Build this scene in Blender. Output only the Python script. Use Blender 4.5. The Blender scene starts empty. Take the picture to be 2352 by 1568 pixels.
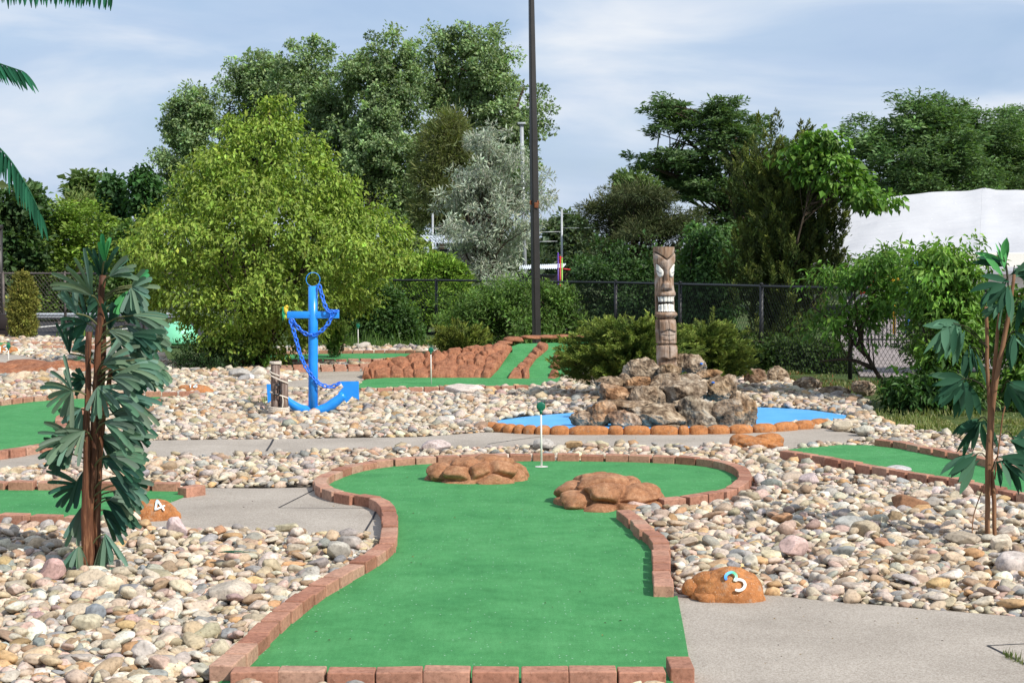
PINK, BR, WH, GR = (.60, .44, .40), (.30, .17, .10), (.64, .60, .55), (.36, .35, .34)
ROCKS = [(1823, 1264, 33, 25, 's', PINK, 'angular pink rock with a flat face in the right gravel'),
         (2087, 1159, 44, 21, 's', (.27, .14, .075), 'split rust brown flat topped rock in the right gravel'),
         (2212, 1243, 38, 16, 's', (.40, .34, .26), 'long tan slab of stone at the foot of the broad leaved plant'),
         (2300, 1252, 24, 24, 's', (.60, .53, .42), 'blocky cream stone right of the broad leaved plant stems'),
         (2330, 1302, 37, 30, 's', (.52, .46, .42), 'large smooth pinkish stone at the right edge of the gravel'),
         (1858, 1107, 22, 16, 's', (.46, .38, .37), 'speckled mauve stone among the right gravel'),
         (1810, 1218, 24, 22, 's', (.40, .29, .23), 'round red brown stone above the pink angular rock'),
         (2055, 1193, 17, 15, 's', (.27, .20, .12), 'dark olive ball shaped stone below the split brown rock'),
         (1955, 1208, 36, 17, 's', (.38, .38, .35), 'grey speckled stone in the shadow of the broad leaved plant'),
         (1990, 1220, 28, 20, 's', (.40, .34, .24), 'olive tan domed stone beside the grey speckled one'),
         (2065, 1085, 30, 12, 's', (.48, .47, .46), 'grey granite stone touching the right brick row'),
         (524, 1364, 46, 25, 's', (.50, .44, .36), 'largest grey beige stone in the left gravel'),
         (772, 1270, 29, 22, 's', (.40, .38, .33), 'plump grey stone beside the left brick edge'),
         (252, 1350, 28, 20, 's', (.60, .52, .38), 'large rounded cream stone in front of the fan palm'),
         (118, 1314, 28, 22, 's', (.48, .32, .29), 'pink stone left of the fan palm foot'),
         (329, 1504, 27, 24, 's', (.50, .46, .42), 'mottled white grey stone near the lower edge of the left gravel'),
         (404, 1216, 28, 22, 's', (.55, .44, .43), 'blocky pale pink rock beside the number 4 rock'),
         (658, 1215, 28, 10, 's', (.42, .38, .26), 'flat olive stone lying on the near edge of the left slab'),
         (215, 1415, 24, 20, 's', (.20, .22, .24), 'dark blue grey pointed stone in the left gravel'),
         (1063, 897, 44, 12, 's', (.62, .54, .48), 'long pale boulder in front of the far brick row'),
         (1000, 1030, 32, 14, 's', (.52, .44, .42), 'large pinkish white stone behind the central green'),
         (1316, 1024, 22, 12, 's', (.42, .29, .16), 'brown angular rock beside the main flag pole'),
         (1246, 1026, 24, 13, 's', (.42, .40, .37), 'grey boulder just right of the main flag pole'),
         (551, 862, 24, 13, 's', (.42, .40, .37), 'grey boulder under the yellow green tree'),
         (591, 858, 20, 13, 's', (.55, .50, .42), 'cream boulder at the tree foot beside the mooring posts'),
         (835, 797, 20, 9, 's', (.46, .42, .36), 'large grey stone beside the distant flag pole'),
         (1986, 993, 24, 13, 's', (.44, .43, .36), 'grey green rock with a cream band at the right end of the path'),
         (1936, 982, 22, 13, 's', (.46, .40, .30), 'olive tan rock at the right end of the pond border'),
         (1736, 870, 24, 20, 'l', (.45, .28, .2), 'dark reddish brown boulder behind the pond, close to the fence'),
         (1788, 867, 23, 20, 'l', (1.1, 1.05, .98), 'whitish honeycombed boulder behind the pond'),
         (1857, 887, 30, 17, 'l', (.55, .42, .34), 'long brown boulder behind the pond'),
         (1985, 894, 24, 17, 'l', (.6, .55, .52), 'dark pitted boulder near the leaning shrub trunk'),
         (1920, 902, 32, 11, 'l', (.6, .5, .4), 'low flat brown rock between the two darkest boulders by the fence')]
import bpy, bmesh, math, random
import numpy as np
from mathutils import Vector, Matrix
from mathutils.geometry import tessellate_polygon

R = np.random.default_rng(11)
random.seed(5)
S = bpy.context.scene
COL = S.collection
# ------------------------------------------------------------------ camera model (display frame 2352 x 1568)
F, CX, CY, HZ, CH = 3691.0, 1176.0, 784.0, 610.0, 1.7
PITCH = math.atan((CY - HZ) / F)
cp, sp = math.cos(PITCH), math.sin(PITCH)


def ray(px, py):
    x = (px - CX) / F
    u = (CY - py) / F
    return np.array([x, cp + u * sp, -sp + u * cp])


def G(px, py, z=0.0):
    d = ray(px, py)
    t = (z - CH) / d[2]
    return np.array([d[0] * t, d[1] * t, z])


def P(px, py, Y):
    d = ray(px, py)
    t = Y / d[1]
    return np.array([d[0] * t, Y, CH + d[2] * t])


def pix(p):
    p = np.asarray(p, float)
    x, y, z = p[..., 0], p[..., 1], p[..., 2] - CH
    f = y * cp - z * sp
    u = y * sp + z * cp
    return np.stack([CX + F * x / f, CY - F * u / f], -1)


def mpp(Y):
    return Y / F        # metres per display pixel at distance Y


def slope_pt(px, py, Y0, k):
    """point seen at pixel on a plane rising from (Y0, z=0) with slope k"""
    d = ray(px, py)
    # z = k (Y-Y0): CH + d2 t = k (d1 t - Y0)
    t = (-k * Y0 - CH) / (d[2] - k * d[1])
    p = d * t
    return np.array([p[0], p[1], CH + p[2]])


# ------------------------------------------------------------------ noise
def _h(x, y, z, s):
    n = (x * 374761393 + y * 668265263 + z * 1440662683 + s * 974634777) & 0xffffffff
    n = ((n ^ (n >> 13)) * 1274126177) & 0xffffffff
    return ((n ^ (n >> 16)) & 0xffff) / 65535.0


def vn(p, seed=0):
    p = np.asarray(p, float)
    i = np.floor(p).astype(np.int64)
    f = p - i
    f = f * f * (3 - 2 * f)
    x, y, z = i[..., 0], i[..., 1], i[..., 2]
    fx, fy, fz = f[..., 0], f[..., 1], f[..., 2]
    def L(a, b, t): return a + (b - a) * t
    r = []
    for dz in (0, 1):
        a = L(_h(x, y, z + dz, seed), _h(x + 1, y, z + dz, seed), fx)
        b = L(_h(x, y + 1, z + dz, seed), _h(x + 1, y + 1, z + dz, seed), fx)
        r.append(L(a, b, fy))
    return L(r[0], r[1], fz) * 2 - 1


def fbm(p, o=4, seed=0, g=.5):
    p = np.asarray(p, float)
    a, s = 1., 0.
    for k in range(o):
        s = s + a * vn(p, seed + k * 17)
        p = p * 2.03 + 7.1
        a *= g
    return s


# ------------------------------------------------------------------ mesh accumulator
class MB:
    def __init__(s):
        s.v = []; s.f = []; s.c = []; s.n = 0; s.hascol = False

    def add(s, v, faces, col=None):
        v = np.asarray(v, float).reshape(-1, 3)
        if isinstance(faces, np.ndarray):
            s.f.append(faces.astype(np.int64) + s.n)
        else:
            by = {}
            for q in faces: by.setdefault(len(q), []).append(q)
            for q in by.values(): s.f.append(np.array(q, np.int64) + s.n)
        if col is None: c = np.ones((len(v), 3))
        else:
            s.hascol = True
            c = np.broadcast_to(np.asarray(col, float), (len(v), 3)) if np.ndim(col) == 1 else np.asarray(col, float)
        s.v.append(v); s.c.append(c); s.n += len(v)
        return s

    def build(s, name, mat, parent=None, smooth=True, origin=None):
        V = np.concatenate(s.v) if s.v else np.zeros((0, 3))
        o0 = np.zeros(3)
        if parent is not None: o0 = np.array(WORLD[parent.name])
        elif origin is not None: o0 = np.asarray(origin, float)
        me = bpy.data.meshes.new(name)
        me.vertices.add(len(V))
        me.vertices.foreach_set('co', (V - o0).ravel().astype(np.float32))
        loops = np.concatenate([f.ravel() for f in s.f])
        cnt = np.concatenate([np.full(len(f), f.shape[1]) for f in s.f])
        st = np.concatenate([[0], np.cumsum(cnt)[:-1]])
        me.loops.add(len(loops)); me.loops.foreach_set('vertex_index', loops.astype(np.int32))
        me.polygons.add(len(cnt)); me.polygons.foreach_set('loop_start', st.astype(np.int32))
        me.polygons.foreach_set('use_smooth', np.full(len(cnt), smooth, dtype=bool))
        me.update(calc_edges=True)
        if s.hascol:
            C = np.concatenate(s.c)
            a = me.color_attributes.new('Col', 'FLOAT_COLOR', 'POINT')
            a.data.foreach_set('color', np.concatenate([C, np.ones((len(C), 1))], 1).ravel().astype(np.float32))
        if mat is not None: me.materials.append(mat)
        o = bpy.data.objects.new(name, me)
        COL.objects.link(o)
        if parent is not None:
            o.parent = parent
        else:
            o.location = Vector(o0)
        WORLD[o.name] = tuple(o0)
        return o


WORLD = {}


def tag(o, label=None, cat=None, group=None, kind=None):
    if label: o['label'] = label
    if cat: o['category'] = cat
    if group: o['group'] = group
    if kind: o['kind'] = kind
    return o


def thing(name, label, cat, loc, group=None):
    o = bpy.data.objects.new(name, None)
    COL.objects.link(o)
    o.location = Vector(loc); o.empty_display_size = .1
    WORLD[o.name] = tuple(np.asarray(loc, float))
    return tag(o, label, cat, group)


# ------------------------------------------------------------------ primitives
_ico = {}


def ico(k):
    if k not in _ico:
        b = bmesh.new(); bmesh.ops.create_icosphere(b, subdivisions=k, radius=1)
        v = np.array([x.co[:] for x in b.verts]); f = np.array([[x.index for x in q.verts] for q in b.faces])
        b.free(); _ico[k] = (v, f)
    return _ico[k]


def bevbox(dx, dy, dz, bev, seg=2):
    b = bmesh.new(); bmesh.ops.create_cube(b, size=1)
    for v in b.verts: v.co.x *= dx; v.co.y *= dy; v.co.z *= dz
    bmesh.ops.bevel(b, geom=b.edges[:], offset=bev, segments=seg, profile=.5, affect='EDGES')
    b.verts.index_update()
    v = np.array([x.co[:] for x in b.verts]); f = [[x.index for x in q.verts] for q in b.faces]
    b.free()
    return v, f


def rotz(a):
    c, s_ = math.cos(a), math.sin(a)
    return np.array([[c, -s_, 0], [s_, c, 0], [0, 0, 1.]])


def nrm(v):
    v = np.asarray(v, float)
    return v / np.maximum(np.linalg.norm(v, axis=-1, keepdims=True), 1e-9)


def tube(mb, pts, rad, n=8, col=None, caps=True):
    pts = np.asarray(pts, float); k = len(pts)
    rad = np.broadcast_to(np.asarray(rad, float), (k,))
    t = nrm(np.gradient(pts, axis=0))
    up = np.array([0, 0, 1.]) if abs(t[0, 2]) < .9 else np.array([1., 0, 0])
    a = nrm(np.cross(t[0], up)); A = []
    for i in range(k):
        a = nrm(a - t[i] * np.dot(a, t[i])); A.append(a)
    A = np.array(A); B = np.cross(t, A)
    th = np.linspace(0, 2 * np.pi, n, endpoint=False)
    V = pts[:, None] + rad[:, None, None] * (np.cos(th)[None, :, None] * A[:, None] + np.sin(th)[None, :, None] * B[:, None])
    i, j = np.meshgrid(np.arange(k - 1), np.arange(n), indexing='ij')
    j2 = (j + 1) % n
    f = np.stack([i * n + j, i * n + j2, (i + 1) * n + j2, (i + 1) * n + j], -1).reshape(-1, 4)
    fl = [list(q) for q in f]
    if caps: fl += [list(range(n))[::-1], list(range((k - 1) * n, k * n))]
    mb.add(V.reshape(-1, 3), fl, col)


def torus(mb, c, ax1, ax2, ra, rb, r, n=20, m=6, col=None):
    """ring in plane (ax1, ax2), radii ra, rb, tube r"""
    ax1, ax2 = nrm(ax1), nrm(ax2); ax3 = np.cross(ax1, ax2)
    th = np.linspace(0, 2 * np.pi, n, endpoint=False); ph = np.linspace(0, 2 * np.pi, m, endpoint=False)
    d = np.cos(th)[:, None] * ax1 + np.sin(th)[:, None] * ax2
    cen = np.cos(th)[:, None] * ax1 * ra + np.sin(th)[:, None] * ax2 * rb
    V = np.asarray(c) + cen[:, None] + r * (np.cos(ph)[None, :, None] * d[:, None] + np.sin(ph)[None, :, None] * ax3)
    i, j = np.meshgrid(np.arange(n), np.arange(m), indexing='ij')
    f = np.stack([i * m + j, ((i + 1) % n) * m + j, ((i + 1) % n) * m + (j + 1) % m, i * m + (j + 1) % m], -1).reshape(-1, 4)
    mb.add(V.reshape(-1, 3), f, col)


def box(mb, c, d, bev=.004, rot=None, col=None):
    v, f = bevbox(*d, bev)
    if rot is not None: v = v @ rot.T
    mb.add(v + np.asarray(c), f, col)


def strip(mb, pts, w, side, nor, fold=0., col=None):
    """ribbon with mid rib: 3 verts across"""
    pts = np.asarray(pts, float); w = np.asarray(w, float)[:, None]
    k = len(pts)
    side = np.broadcast_to(side, pts.shape); nor = np.broadcast_to(nor, pts.shape)
    V = np.stack([pts - side * w / 2 + nor * w * fold, pts, pts + side * w / 2 + nor * w * fold], 1).reshape(-1, 3)
    i = np.arange(k - 1)[:, None] * 3
    f = np.concatenate([np.concatenate([i, i + 1, i + 4, i + 3], 1), np.concatenate([i + 1, i + 2, i + 5, i + 4], 1)])
    mb.add(V, f, col)


def catmull(pts, step):
    pts = np.asarray(pts, float)
    p = np.vstack([2 * pts[0] - pts[1], pts, 2 * pts[-1] - pts[-2]])
    out = []
    for i in range(1, len(p) - 2):
        t = np.linspace(0, 1, 16, endpoint=False)[:, None]
        a, b, c, d = p[i - 1], p[i], p[i + 1], p[i + 2]
        out.append(.5 * (2 * b + (c - a) * t + (2 * a - 5 * b + 4 * c - d) * t ** 2 + (3 * b - a - 3 * c + d) * t ** 3))
    out.append(p[-2][None]); q = np.concatenate(out)
    L = np.concatenate([[0], np.cumsum(np.linalg.norm(np.diff(q, axis=0), axis=1))])
    n = max(2, int(round(L[-1] / step)) + 1)
    s_ = np.linspace(0, L[-1], n)
    return np.stack([np.interp(s_, L, q[:, k]) for k in range(q.shape[1])], 1)


def poly_sheet(mb, pts, z, thick=.01, col=None):
    pts = [np.array([p[0], p[1]]) for p in pts]
    tri = tessellate_polygon([[Vector((p[0], p[1], 0)) for p in pts]])
    n = len(pts)
    area = sum(pts[i][0] * pts[(i + 1) % n][1] - pts[(i + 1) % n][0] * pts[i][1] for i in range(n))
    v = np.array([[p[0], p[1], z] for p in pts] + [[p[0], p[1], z - thick] for p in pts])
    f = []
    for t in tri:
        a, b, c = [pts[i] for i in t]
        cr = (b[0] - a[0]) * (c[1] - a[1]) - (b[1] - a[1]) * (c[0] - a[0])
        f.append(list(t) if cr > 0 else list(t)[::-1])
    for i in range(n):
        j = (i + 1) % n
        f.append([i, i + n, j + n, j] if area > 0 else [j, j + n, i + n, i])
    mb.add(v, f, col)


def inpoly(x, y, poly):
    poly = np.asarray(poly)[:, :2]
    r = np.zeros(x.shape, bool); j = len(poly) - 1
    for i in range(len(poly)):
        xi, yi = poly[i]; xj, yj = poly[j]
        c = ((yi > y) != (yj > y)) & (x < (xj - xi) * (y - yi) / (yj - yi + 1e-12) + xi)
        r ^= c; j = i
    return r


def segdist(x, y, line):
    line = np.asarray(line)[:, :2]
    d = np.full(x.shape, 1e9)
    for a, b in zip(line[:-1], line[1:]):
        ab = b - a; l2 = ab @ ab + 1e-12
        t = np.clip(((x - a[0]) * ab[0] + (y - a[1]) * ab[1]) / l2, 0, 1)
        d = np.minimum(d, np.hypot(x - a[0] - t * ab[0], y - a[1] - t * ab[1]))
    return d


# ------------------------------------------------------------------ materials
class NT:
    def __init__(s, name):
        s.m = bpy.data.materials.new(name); s.m.use_nodes = True
        s.t = s.m.node_tree; s.t.nodes.clear()
        s.out = s.n('ShaderNodeOutputMaterial')

    def n(s, ty, **kw):
        x = s.t.nodes.new(ty)
        for k, v in kw.items():
            if k in x.inputs: s.set(x.inputs[k], v)
            else: setattr(x, k, v)
        return x

    def set(s, sock, v):
        if isinstance(v, bpy.types.NodeSocket): s.t.links.new(v, sock)
        else: sock.default_value = v

    def noise(s, scale, detail=4, rough=.55, vec=None, dist=0.):
        x = s.n('ShaderNodeTexNoise'); x.inputs['Scale'].default_value = scale
        x.inputs['Detail'].default_value = detail; x.inputs['Roughness'].default_value = rough
        x.inputs['Distortion'].default_value = dist
        s.t.links.new(vec if vec is not None else s.coord(), x.inputs['Vector'])
        return x.outputs['Fac']

    def voro(s, scale, vec=None, feature='F1'):
        x = s.n('ShaderNodeTexVoronoi'); x.feature = feature; x.inputs['Scale'].default_value = scale
        s.t.links.new(vec if vec is not None else s.coord(), x.inputs['Vector'])
        return x.outputs['Distance']

    def coord(s):
        if not hasattr(s, '_c'): s._c = s.n('ShaderNodeNewGeometry').outputs['Position']
        return s._c

    def scaled(s, sx, sy, sz, vec=None):
        x = s.n('ShaderNodeMapping'); x.inputs['Scale'].default_value = (sx, sy, sz)
        s.t.links.new(vec if vec is not None else s.coord(), x.inputs['Vector'])
        return x.outputs[0]

    def ramp(s, fac, stops):
        x = s.n('ShaderNodeValToRGB'); e = x.color_ramp.elements
        while len(e) < len(stops): e.new(.5)
        for k, (p_, c) in enumerate(stops):
            e[k].position = p_; e[k].color = (*c, 1) if len(c) == 3 else c
        s.t.links.new(fac, x.inputs[0])
        return x.outputs[0]

    def mix(s, a, b, fac, mode='MIX'):
        x = s.n('ShaderNodeMix'); x.data_type = 'RGBA'; x.blend_type = mode
        for sock, v in ((x.inputs[0], fac), (x.inputs[6], a), (x.inputs[7], b)):
            if isinstance(v, tuple) and len(v) == 3: v = (*v, 1)
            s.set(sock, v)
        return x.outputs[2]

    def attr(s):
        x = s.n('ShaderNodeAttribute'); x.attribute_name = 'Col'
        return x.outputs['Color']

    def bump(s, h, strength=.5, dist=.01, nor=None):
        x = s.n('ShaderNodeBump'); x.inputs['Strength'].default_value = strength; x.inputs['Distance'].default_value = dist
        s.t.links.new(h, x.inputs['Height'])
        if nor is not None: s.t.links.new(nor, x.inputs['Normal'])
        return x.outputs[0]

    def pbr(s, col, rough=.8, nor=None, spec=.3, metal=0., **kw):
        x = s.n('ShaderNodeBsdfPrincipled')
        if isinstance(col, tuple) and len(col) == 3: col = (*col, 1)
        s.set(x.inputs['Base Color'], col); s.set(x.inputs['Roughness'], rough)
        x.inputs['Specular IOR Level'].default_value = spec; x.inputs['Metallic'].default_value = metal
        if nor is not None: s.t.links.new(nor, x.inputs['Normal'])
        for k, v in kw.items(): s.set(x.inputs[k], v)
        s.t.links.new(x.outputs[0], s.out.inputs[0])
        return s.m


def leafmat(name, trans=.3, rough=.5, spec=.25, tint=(1.25, 1.35, .5)):
    t = NT(name); c = t.attr()
    x = t.n('ShaderNodeBsdfPrincipled'); t.set(x.inputs['Base Color'], c)
    x.inputs['Roughness'].default_value = rough; x.inputs['Specular IOR Level'].default_value = spec
    tr = t.n('ShaderNodeBsdfTranslucent')
    t.set(tr.inputs[0], t.mix(c, tint, 1., 'MULTIPLY'))
    mx = t.n('ShaderNodeMixShader'); mx.inputs[0].default_value = trans
    t.t.links.new(x.outputs[0], mx.inputs[1]); t.t.links.new(tr.outputs[0], mx.inputs[2])
    t.t.links.new(mx.outputs[0], t.out.inputs[0])
    return t.m


def simple(name, col, rough=.6, spec=.3, metal=0., var=.15, vs=8., bump=0., bs=60.):
    t = NT(name)
    dark = tuple(x * (1 - var) for x in col); lite = tuple(min(1, x * (1 + var)) for x in col)
    c = t.ramp(t.noise(vs, 5), [(.3, dark), (.7, lite)])
    nor = t.bump(t.noise(bs, 3), bump, .004) if bump else None
    return t.pbr(c, rough, nor, spec, metal)


M = {}
M['leaf'] = leafmat('leaf_surface')
M['needle'] = leafmat('needle_surface', .12, .6, .2, (1.2, 1.2, .5))
M['silver'] = leafmat('silver_leaf_surface', .25, .5, .35, (1.1, 1.1, .9))
M['cloth_leaf'] = leafmat('fabric_leaf_surface', .22, .75, .12, (1.0, 1.35, .8))
t = NT('bark'); n_ = t.noise(30, 6, .65, t.scaled(1, 1, .25))
M['bark'] = t.pbr(t.ramp(n_, [(.3, (.025, .018, .013)), (.7, (.10, .075, .055))]), .9, t.bump(n_, .6, .01), .1)
t = NT('palm_trunk_fibre'); n_ = t.noise(55, 5, .7, t.scaled(1, 1, .07))
M['palm_bark'] = t.pbr(t.ramp(n_, [(.3, (.025, .010, .006)), (.54, (.14, .055, .026)), (.76, (.46, .25, .13))]), .6, t.bump(n_, .7, .008), .3)
t = NT('pole_bark'); n_ = t.noise(50, 5, .6, t.scaled(1, 1, .08))
M['plant_stem'] = t.pbr(t.ramp(n_, [(.3, (.12, .055, .028)), (.7, (.32, .17, .09))]), .7, t.bump(n_, .5, .006), .25)
# river stones: own colour from the attribute, mottled
t = NT('river_stone_surface'); a_ = t.noise(60, 5, .65); b_ = t.noise(14, 3)
c_ = t.mix(t.attr(), t.ramp(a_, [(.28, (.55, .52, .50)), (.5, (1, 1, 1)), (.75, (1.25, 1.22, 1.18))]), 1., 'MULTIPLY')
c_ = t.mix(c_, t.ramp(b_, [(.3, (.8, .78, .76)), (.65, (1.08, 1.06, 1.05))]), 1., 'MULTIPLY')
M['stone'] = t.pbr(c_, .75, t.bump(a_, .35, .004), .25)
# artificial orange rock
def rockmat(name, c0, c1, c2, white=.0):
    t = NT(name); a_ = t.noise(9, 6, .6); b_ = t.noise(170, 2, .5); d_ = t.noise(38, 5, .7)
    c_ = t.ramp(a_, [(.25, c0), (.5, c1), (.75, c2)])
    c_ = t.mix(c_, t.ramp(d_, [(.3, (.62, .58, .55)), (.6, (1.1, 1.1, 1.1))]), 1., 'MULTIPLY')
    c_ = t.mix(c_, (.62, .45, .32), t.ramp(b_, [(.62, (0, 0, 0)), (.72, (.7, .7, .7))]))
    if 'marker' in name: c_ = t.mix(c_, (.33, .25, .18), t.ramp(t.noise(14, 5, .7), [(.56, (0, 0, 0)), (.66, (.6, .6, .6))]))
    h = t.mix(d_, b_, .35)
    return t.pbr(c_, .85, t.bump(h, .6, .01), .2)
M['orock'] = rockmat('painted_rust_rock', (.21, .090, .042), (.35, .168, .085), (.47, .265, .150))
M['mrock'] = rockmat('painted_marker_rock', (.25, .10, .035), (.42, .17, .06), (.52, .23, .08))
M['rrock'] = rockmat('painted_red_rock', (.17, .064, .034), (.31, .125, .064), (.42, .195, .105))
# weathered limestone
t = NT('weathered_limestone'); a_ = t.noise(10, 7, .66, dist=.5); b_ = t.noise(4, 3); v_ = t.voro(34)
c_ = t.ramp(a_, [(.30, (.04, .028, .018)), (.42, (.19, .135, .092)), (.53, (.39, .305, .22)), (.68, (.66, .57, .45))])
c_ = t.mix(c_, t.mix(t.attr(), c_, .35), t.ramp(b_, [(.35, (.25, .25, .25)), (.6, (.85, .85, .85))]), 'MULTIPLY')
h = t.mix(a_, v_, .5)
M['lime'] = t.pbr(c_, .9, t.bump(h, .9, .025), .15)
# carpet
t = NT('green_putting_carpet'); a_ = t.noise(2.2, 4); b_ = t.noise(420, 2, .6); w_ = t.noise(75, 2, .5)
c_ = t.ramp(a_, [(.25, (.054, .232, .078)), (.5, (.072, .278, .095)), (.75, (.092, .312, .114))])
c_ = t.mix(c_, t.ramp(b_, [(.33, (.70, .74, .72)), (.66, (1.25, 1.2, 1.2))]), 1., 'MULTIPLY')
c_ = t.mix(c_, t.ramp(t.noise(9, 6, .75), [(.32, (.80, .84, .80)), (.55, (1., 1., 1.)), (.78, (1.16, 1.10, 1.10))]), 1., 'MULTIPLY')
c_ = t.mix(c_, t.ramp(t.noise(70, 3, .6, t.scaled(1, .12, 1)), [(.35, (.93, .94, .93)), (.65, (1.06, 1.05, 1.05))]), 1., 'MULTIPLY')
vo = t.n('ShaderNodeTexVoronoi'); vo.inputs['Scale'].default_value = 38; t.t.links.new(t.coord(), vo.inputs['Vector'])
sep = t.n('ShaderNodeSeparateColor'); t.t.links.new(vo.outputs['Color'], sep.inputs[0])
lt = t.n('ShaderNodeMath', operation='LESS_THAN'); t.t.links.new(vo.outputs['Distance'], lt.inputs[0]); lt.inputs[1].default_value = .15
lt2 = t.n('ShaderNodeMath', operation='GREATER_THAN'); t.t.links.new(sep.outputs[0], lt2.inputs[0]); lt2.inputs[1].default_value = .76
mu = t.n('ShaderNodeMath', operation='MULTIPLY'); t.t.links.new(lt.outputs[0], mu.inputs[0]); t.t.links.new(lt2.outputs[0], mu.inputs[1])
c_ = t.mix(c_, (.34, .52, .38), mu.outputs[0])
M['turf'] = t.pbr(c_, .9, t.bump(b_, .5, .006), .15)
# concrete
t = NT('broom_concrete'); a_ = t.noise(120, 4, .7); b_ = t.noise(1.3, 5, .6); d_ = t.noise(320, 1)
c_ = t.ramp(a_, [(.3, (.24, .20, .16)), (.5, (.395, .345, .29)), (.72, (.54, .485, .42))])
c_ = t.mix(c_, t.ramp(b_, [(.3, (.80, .79, .78)), (.7, (1.1, 1.1, 1.1))]), 1., 'MULTIPLY')
c_ = t.mix(c_, (.70, .64, .56), t.ramp(d_, [(.66, (0, 0, 0)), (.78, (.7, .7, .7))]))
M['concrete'] = t.pbr(c_, .92, t.bump(a_, .5, .006), .15)
# brick paver: colour differs per brick
t = NT('clay_paver'); oi = t.n('ShaderNodeObjectInfo').outputs['Random']
c_ = t.ramp(oi, [(0, (.34, .152, .098)), (.35, (.42, .205, .135)), (.7, (.475, .255, .175)), (1, (.47, .29, .205))])
a_ = t.noise(45, 5, .7); b_ = t.noise(300, 2)
c_ = t.mix(c_, t.ramp(a_, [(.28, (.52, .48, .46)), (.5, (.95, .95, .95)), (.68, (1.12, 1.12, 1.12))]), 1., 'MULTIPLY')
c_ = t.mix(c_, t.ramp(t.noise(6, 4, .7), [(.35, (.78, .78, .78)), (.6, (1.06, 1.05, 1.05))]), 1., 'MULTIPLY')
c_ = t.mix(c_, (.60, .48, .42), t.ramp(b_, [(.66, (0, 0, 0)), (.75, (.6, .6, .6))]))
M['brick'] = t.pbr(c_, .88, t.bump(b_, .35, .003), .2)
# blue painted pond floor
t = NT('blue_painted_pond'); a_ = t.noise(3.5, 5); b_ = t.noise(26, 6, .7, t.scaled(.5, 1.4, 1))
c_ = t.ramp(a_, [(.3, (.085, .36, .74)), (.7, (.125, .44, .84))])
c_ = t.mix(c_, (.16, .17, .18), t.ramp(b_, [(.66, (0, 0, 0)), (.70, (.6, .6, .6))]))
M['pond'] = t.pbr(c_, .5, t.bump(b_, .2, .004), .35)
t = NT('glossy_blue_paint'); M['blue'] = t.pbr(t.mix(t.mix(t.ramp(t.noise(6, 4), [(.3, (.014, .245, .76)), (.7, (.026, .305, .87))]), (.10, .055, .04), t.ramp(t.noise(38, 5, .7), [(.70, (0, 0, 0)), (.74, (.8, .8, .8))])), (.5, .62, .75), t.ramp(t.noise(90, 2, .5), [(.74, (0, 0, 0)), (.77, (.6, .6, .6))])), .28, t.bump(t.noise(40, 3), .06, .003), .5)
M['chain'] = simple('royal_blue_plastic', (.022, .165, .76), .35, .45, var=.1)
M['rope'] = simple('weathered_rope', (.62, .55, .46), .9, .1, var=.3, vs=90, bump=.6, bs=200)
t = NT('weathered_post'); n_ = t.noise(34, 6, .65, t.scaled(1, 1, .10))
M['post'] = t.pbr(t.ramp(n_, [(.3, (.07, .045, .036)), (.5, (.23, .165, .135)), (.75, (.52, .45, .40))]), .85, t.bump(n_, .8, .01), .15)
t = NT('carved_tiki_wood'); n_ = t.noise(42, 6, .65, t.scaled(1, 1, .08)); b_ = t.noise(7, 4)
c_ = t.ramp(n_, [(.3, (.10, .058, .036)), (.5, (.26, .16, .10)), (.7, (.42, .30, .215))])
c_ = t.mix(c_, (.50, .42, .36), t.ramp(b_, [(.46, (0, 0, 0)), (.64, (.65, .65, .65))]))
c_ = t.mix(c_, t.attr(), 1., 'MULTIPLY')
M['tiki'] = t.pbr(c_, .7, t.bump(n_, .45, .006), .25)
M['white'] = simple('white_paint', (.74, .71, .64), .5, .35, var=.08, vs=40)
M['black_metal'] = simple('black_coated_metal', (.018, .018, .02), .45, .4, var=.2)
M['bronze'] = simple('dark_bronze_steel', (.022, .019, .017), .42, .45, var=.25, vs=4)
M['rust'] = simple('rusty_steel', (.20, .075, .035), .85, .2, var=.4, vs=40)
M['galv'] = simple('galvanised_steel', (.42, .44, .46), .45, .4, .3, var=.12)
M['galvdark'] = simple('weathered_galvanised_wire', (.12, .10, .09), .6, .3, .2, var=.3)
M['dkgreen'] = simple('dark_green_plastic', (.008, .13, .075), .4, .4, var=.08)
t = NT('tent_canvas'); a_ = t.noise(.5, 5); b_ = t.noise(3, 4, .6, t.scaled(.3, 1, 1)); d_ = t.noise(7, 2)
c_ = t.ramp(a_, [(.3, (.46, .46, .475)), (.7, (.53, .53, .54))])
c_ = t.mix(c_, (.60, .60, .61), t.ramp(d_, [(.68, (0, 0, 0)), (.72, (.8, .8, .8))]))
M['canvas'] = t.pbr(c_, .7, t.bump(b_, .5, .12), .2)
M['roofmetal'] = simple('white_corrugated_metal', (.70, .74, .78), .4, .4, var=.06)
M['asphalt'] = simple('asphalt', (.045, .045, .05), .9, .15, var=.25, vs=30, bump=.3)
M['paving'] = simple('pale_paving', (.30, .255, .24), .9, .15, var=.25, vs=3)
M['dirt'] = None
t = NT('gravel_bed_soil'); a_ = t.noise(30, 5, .7)
M['dirt'] = t.pbr(t.ramp(a_, [(.3, (.10, .085, .07)), (.7, (.30, .26, .21))]), .95, t.bump(a_, .8, .02), .1)
t = NT('meadow_ground'); a_ = t.noise(.6, 6, .6); b_ = t.noise(14, 4, .7)
c_ = t.ramp(a_, [(.3, (.05, .085, .025)), (.55, (.085, .12, .04)), (.75, (.17, .14, .09))])
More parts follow.
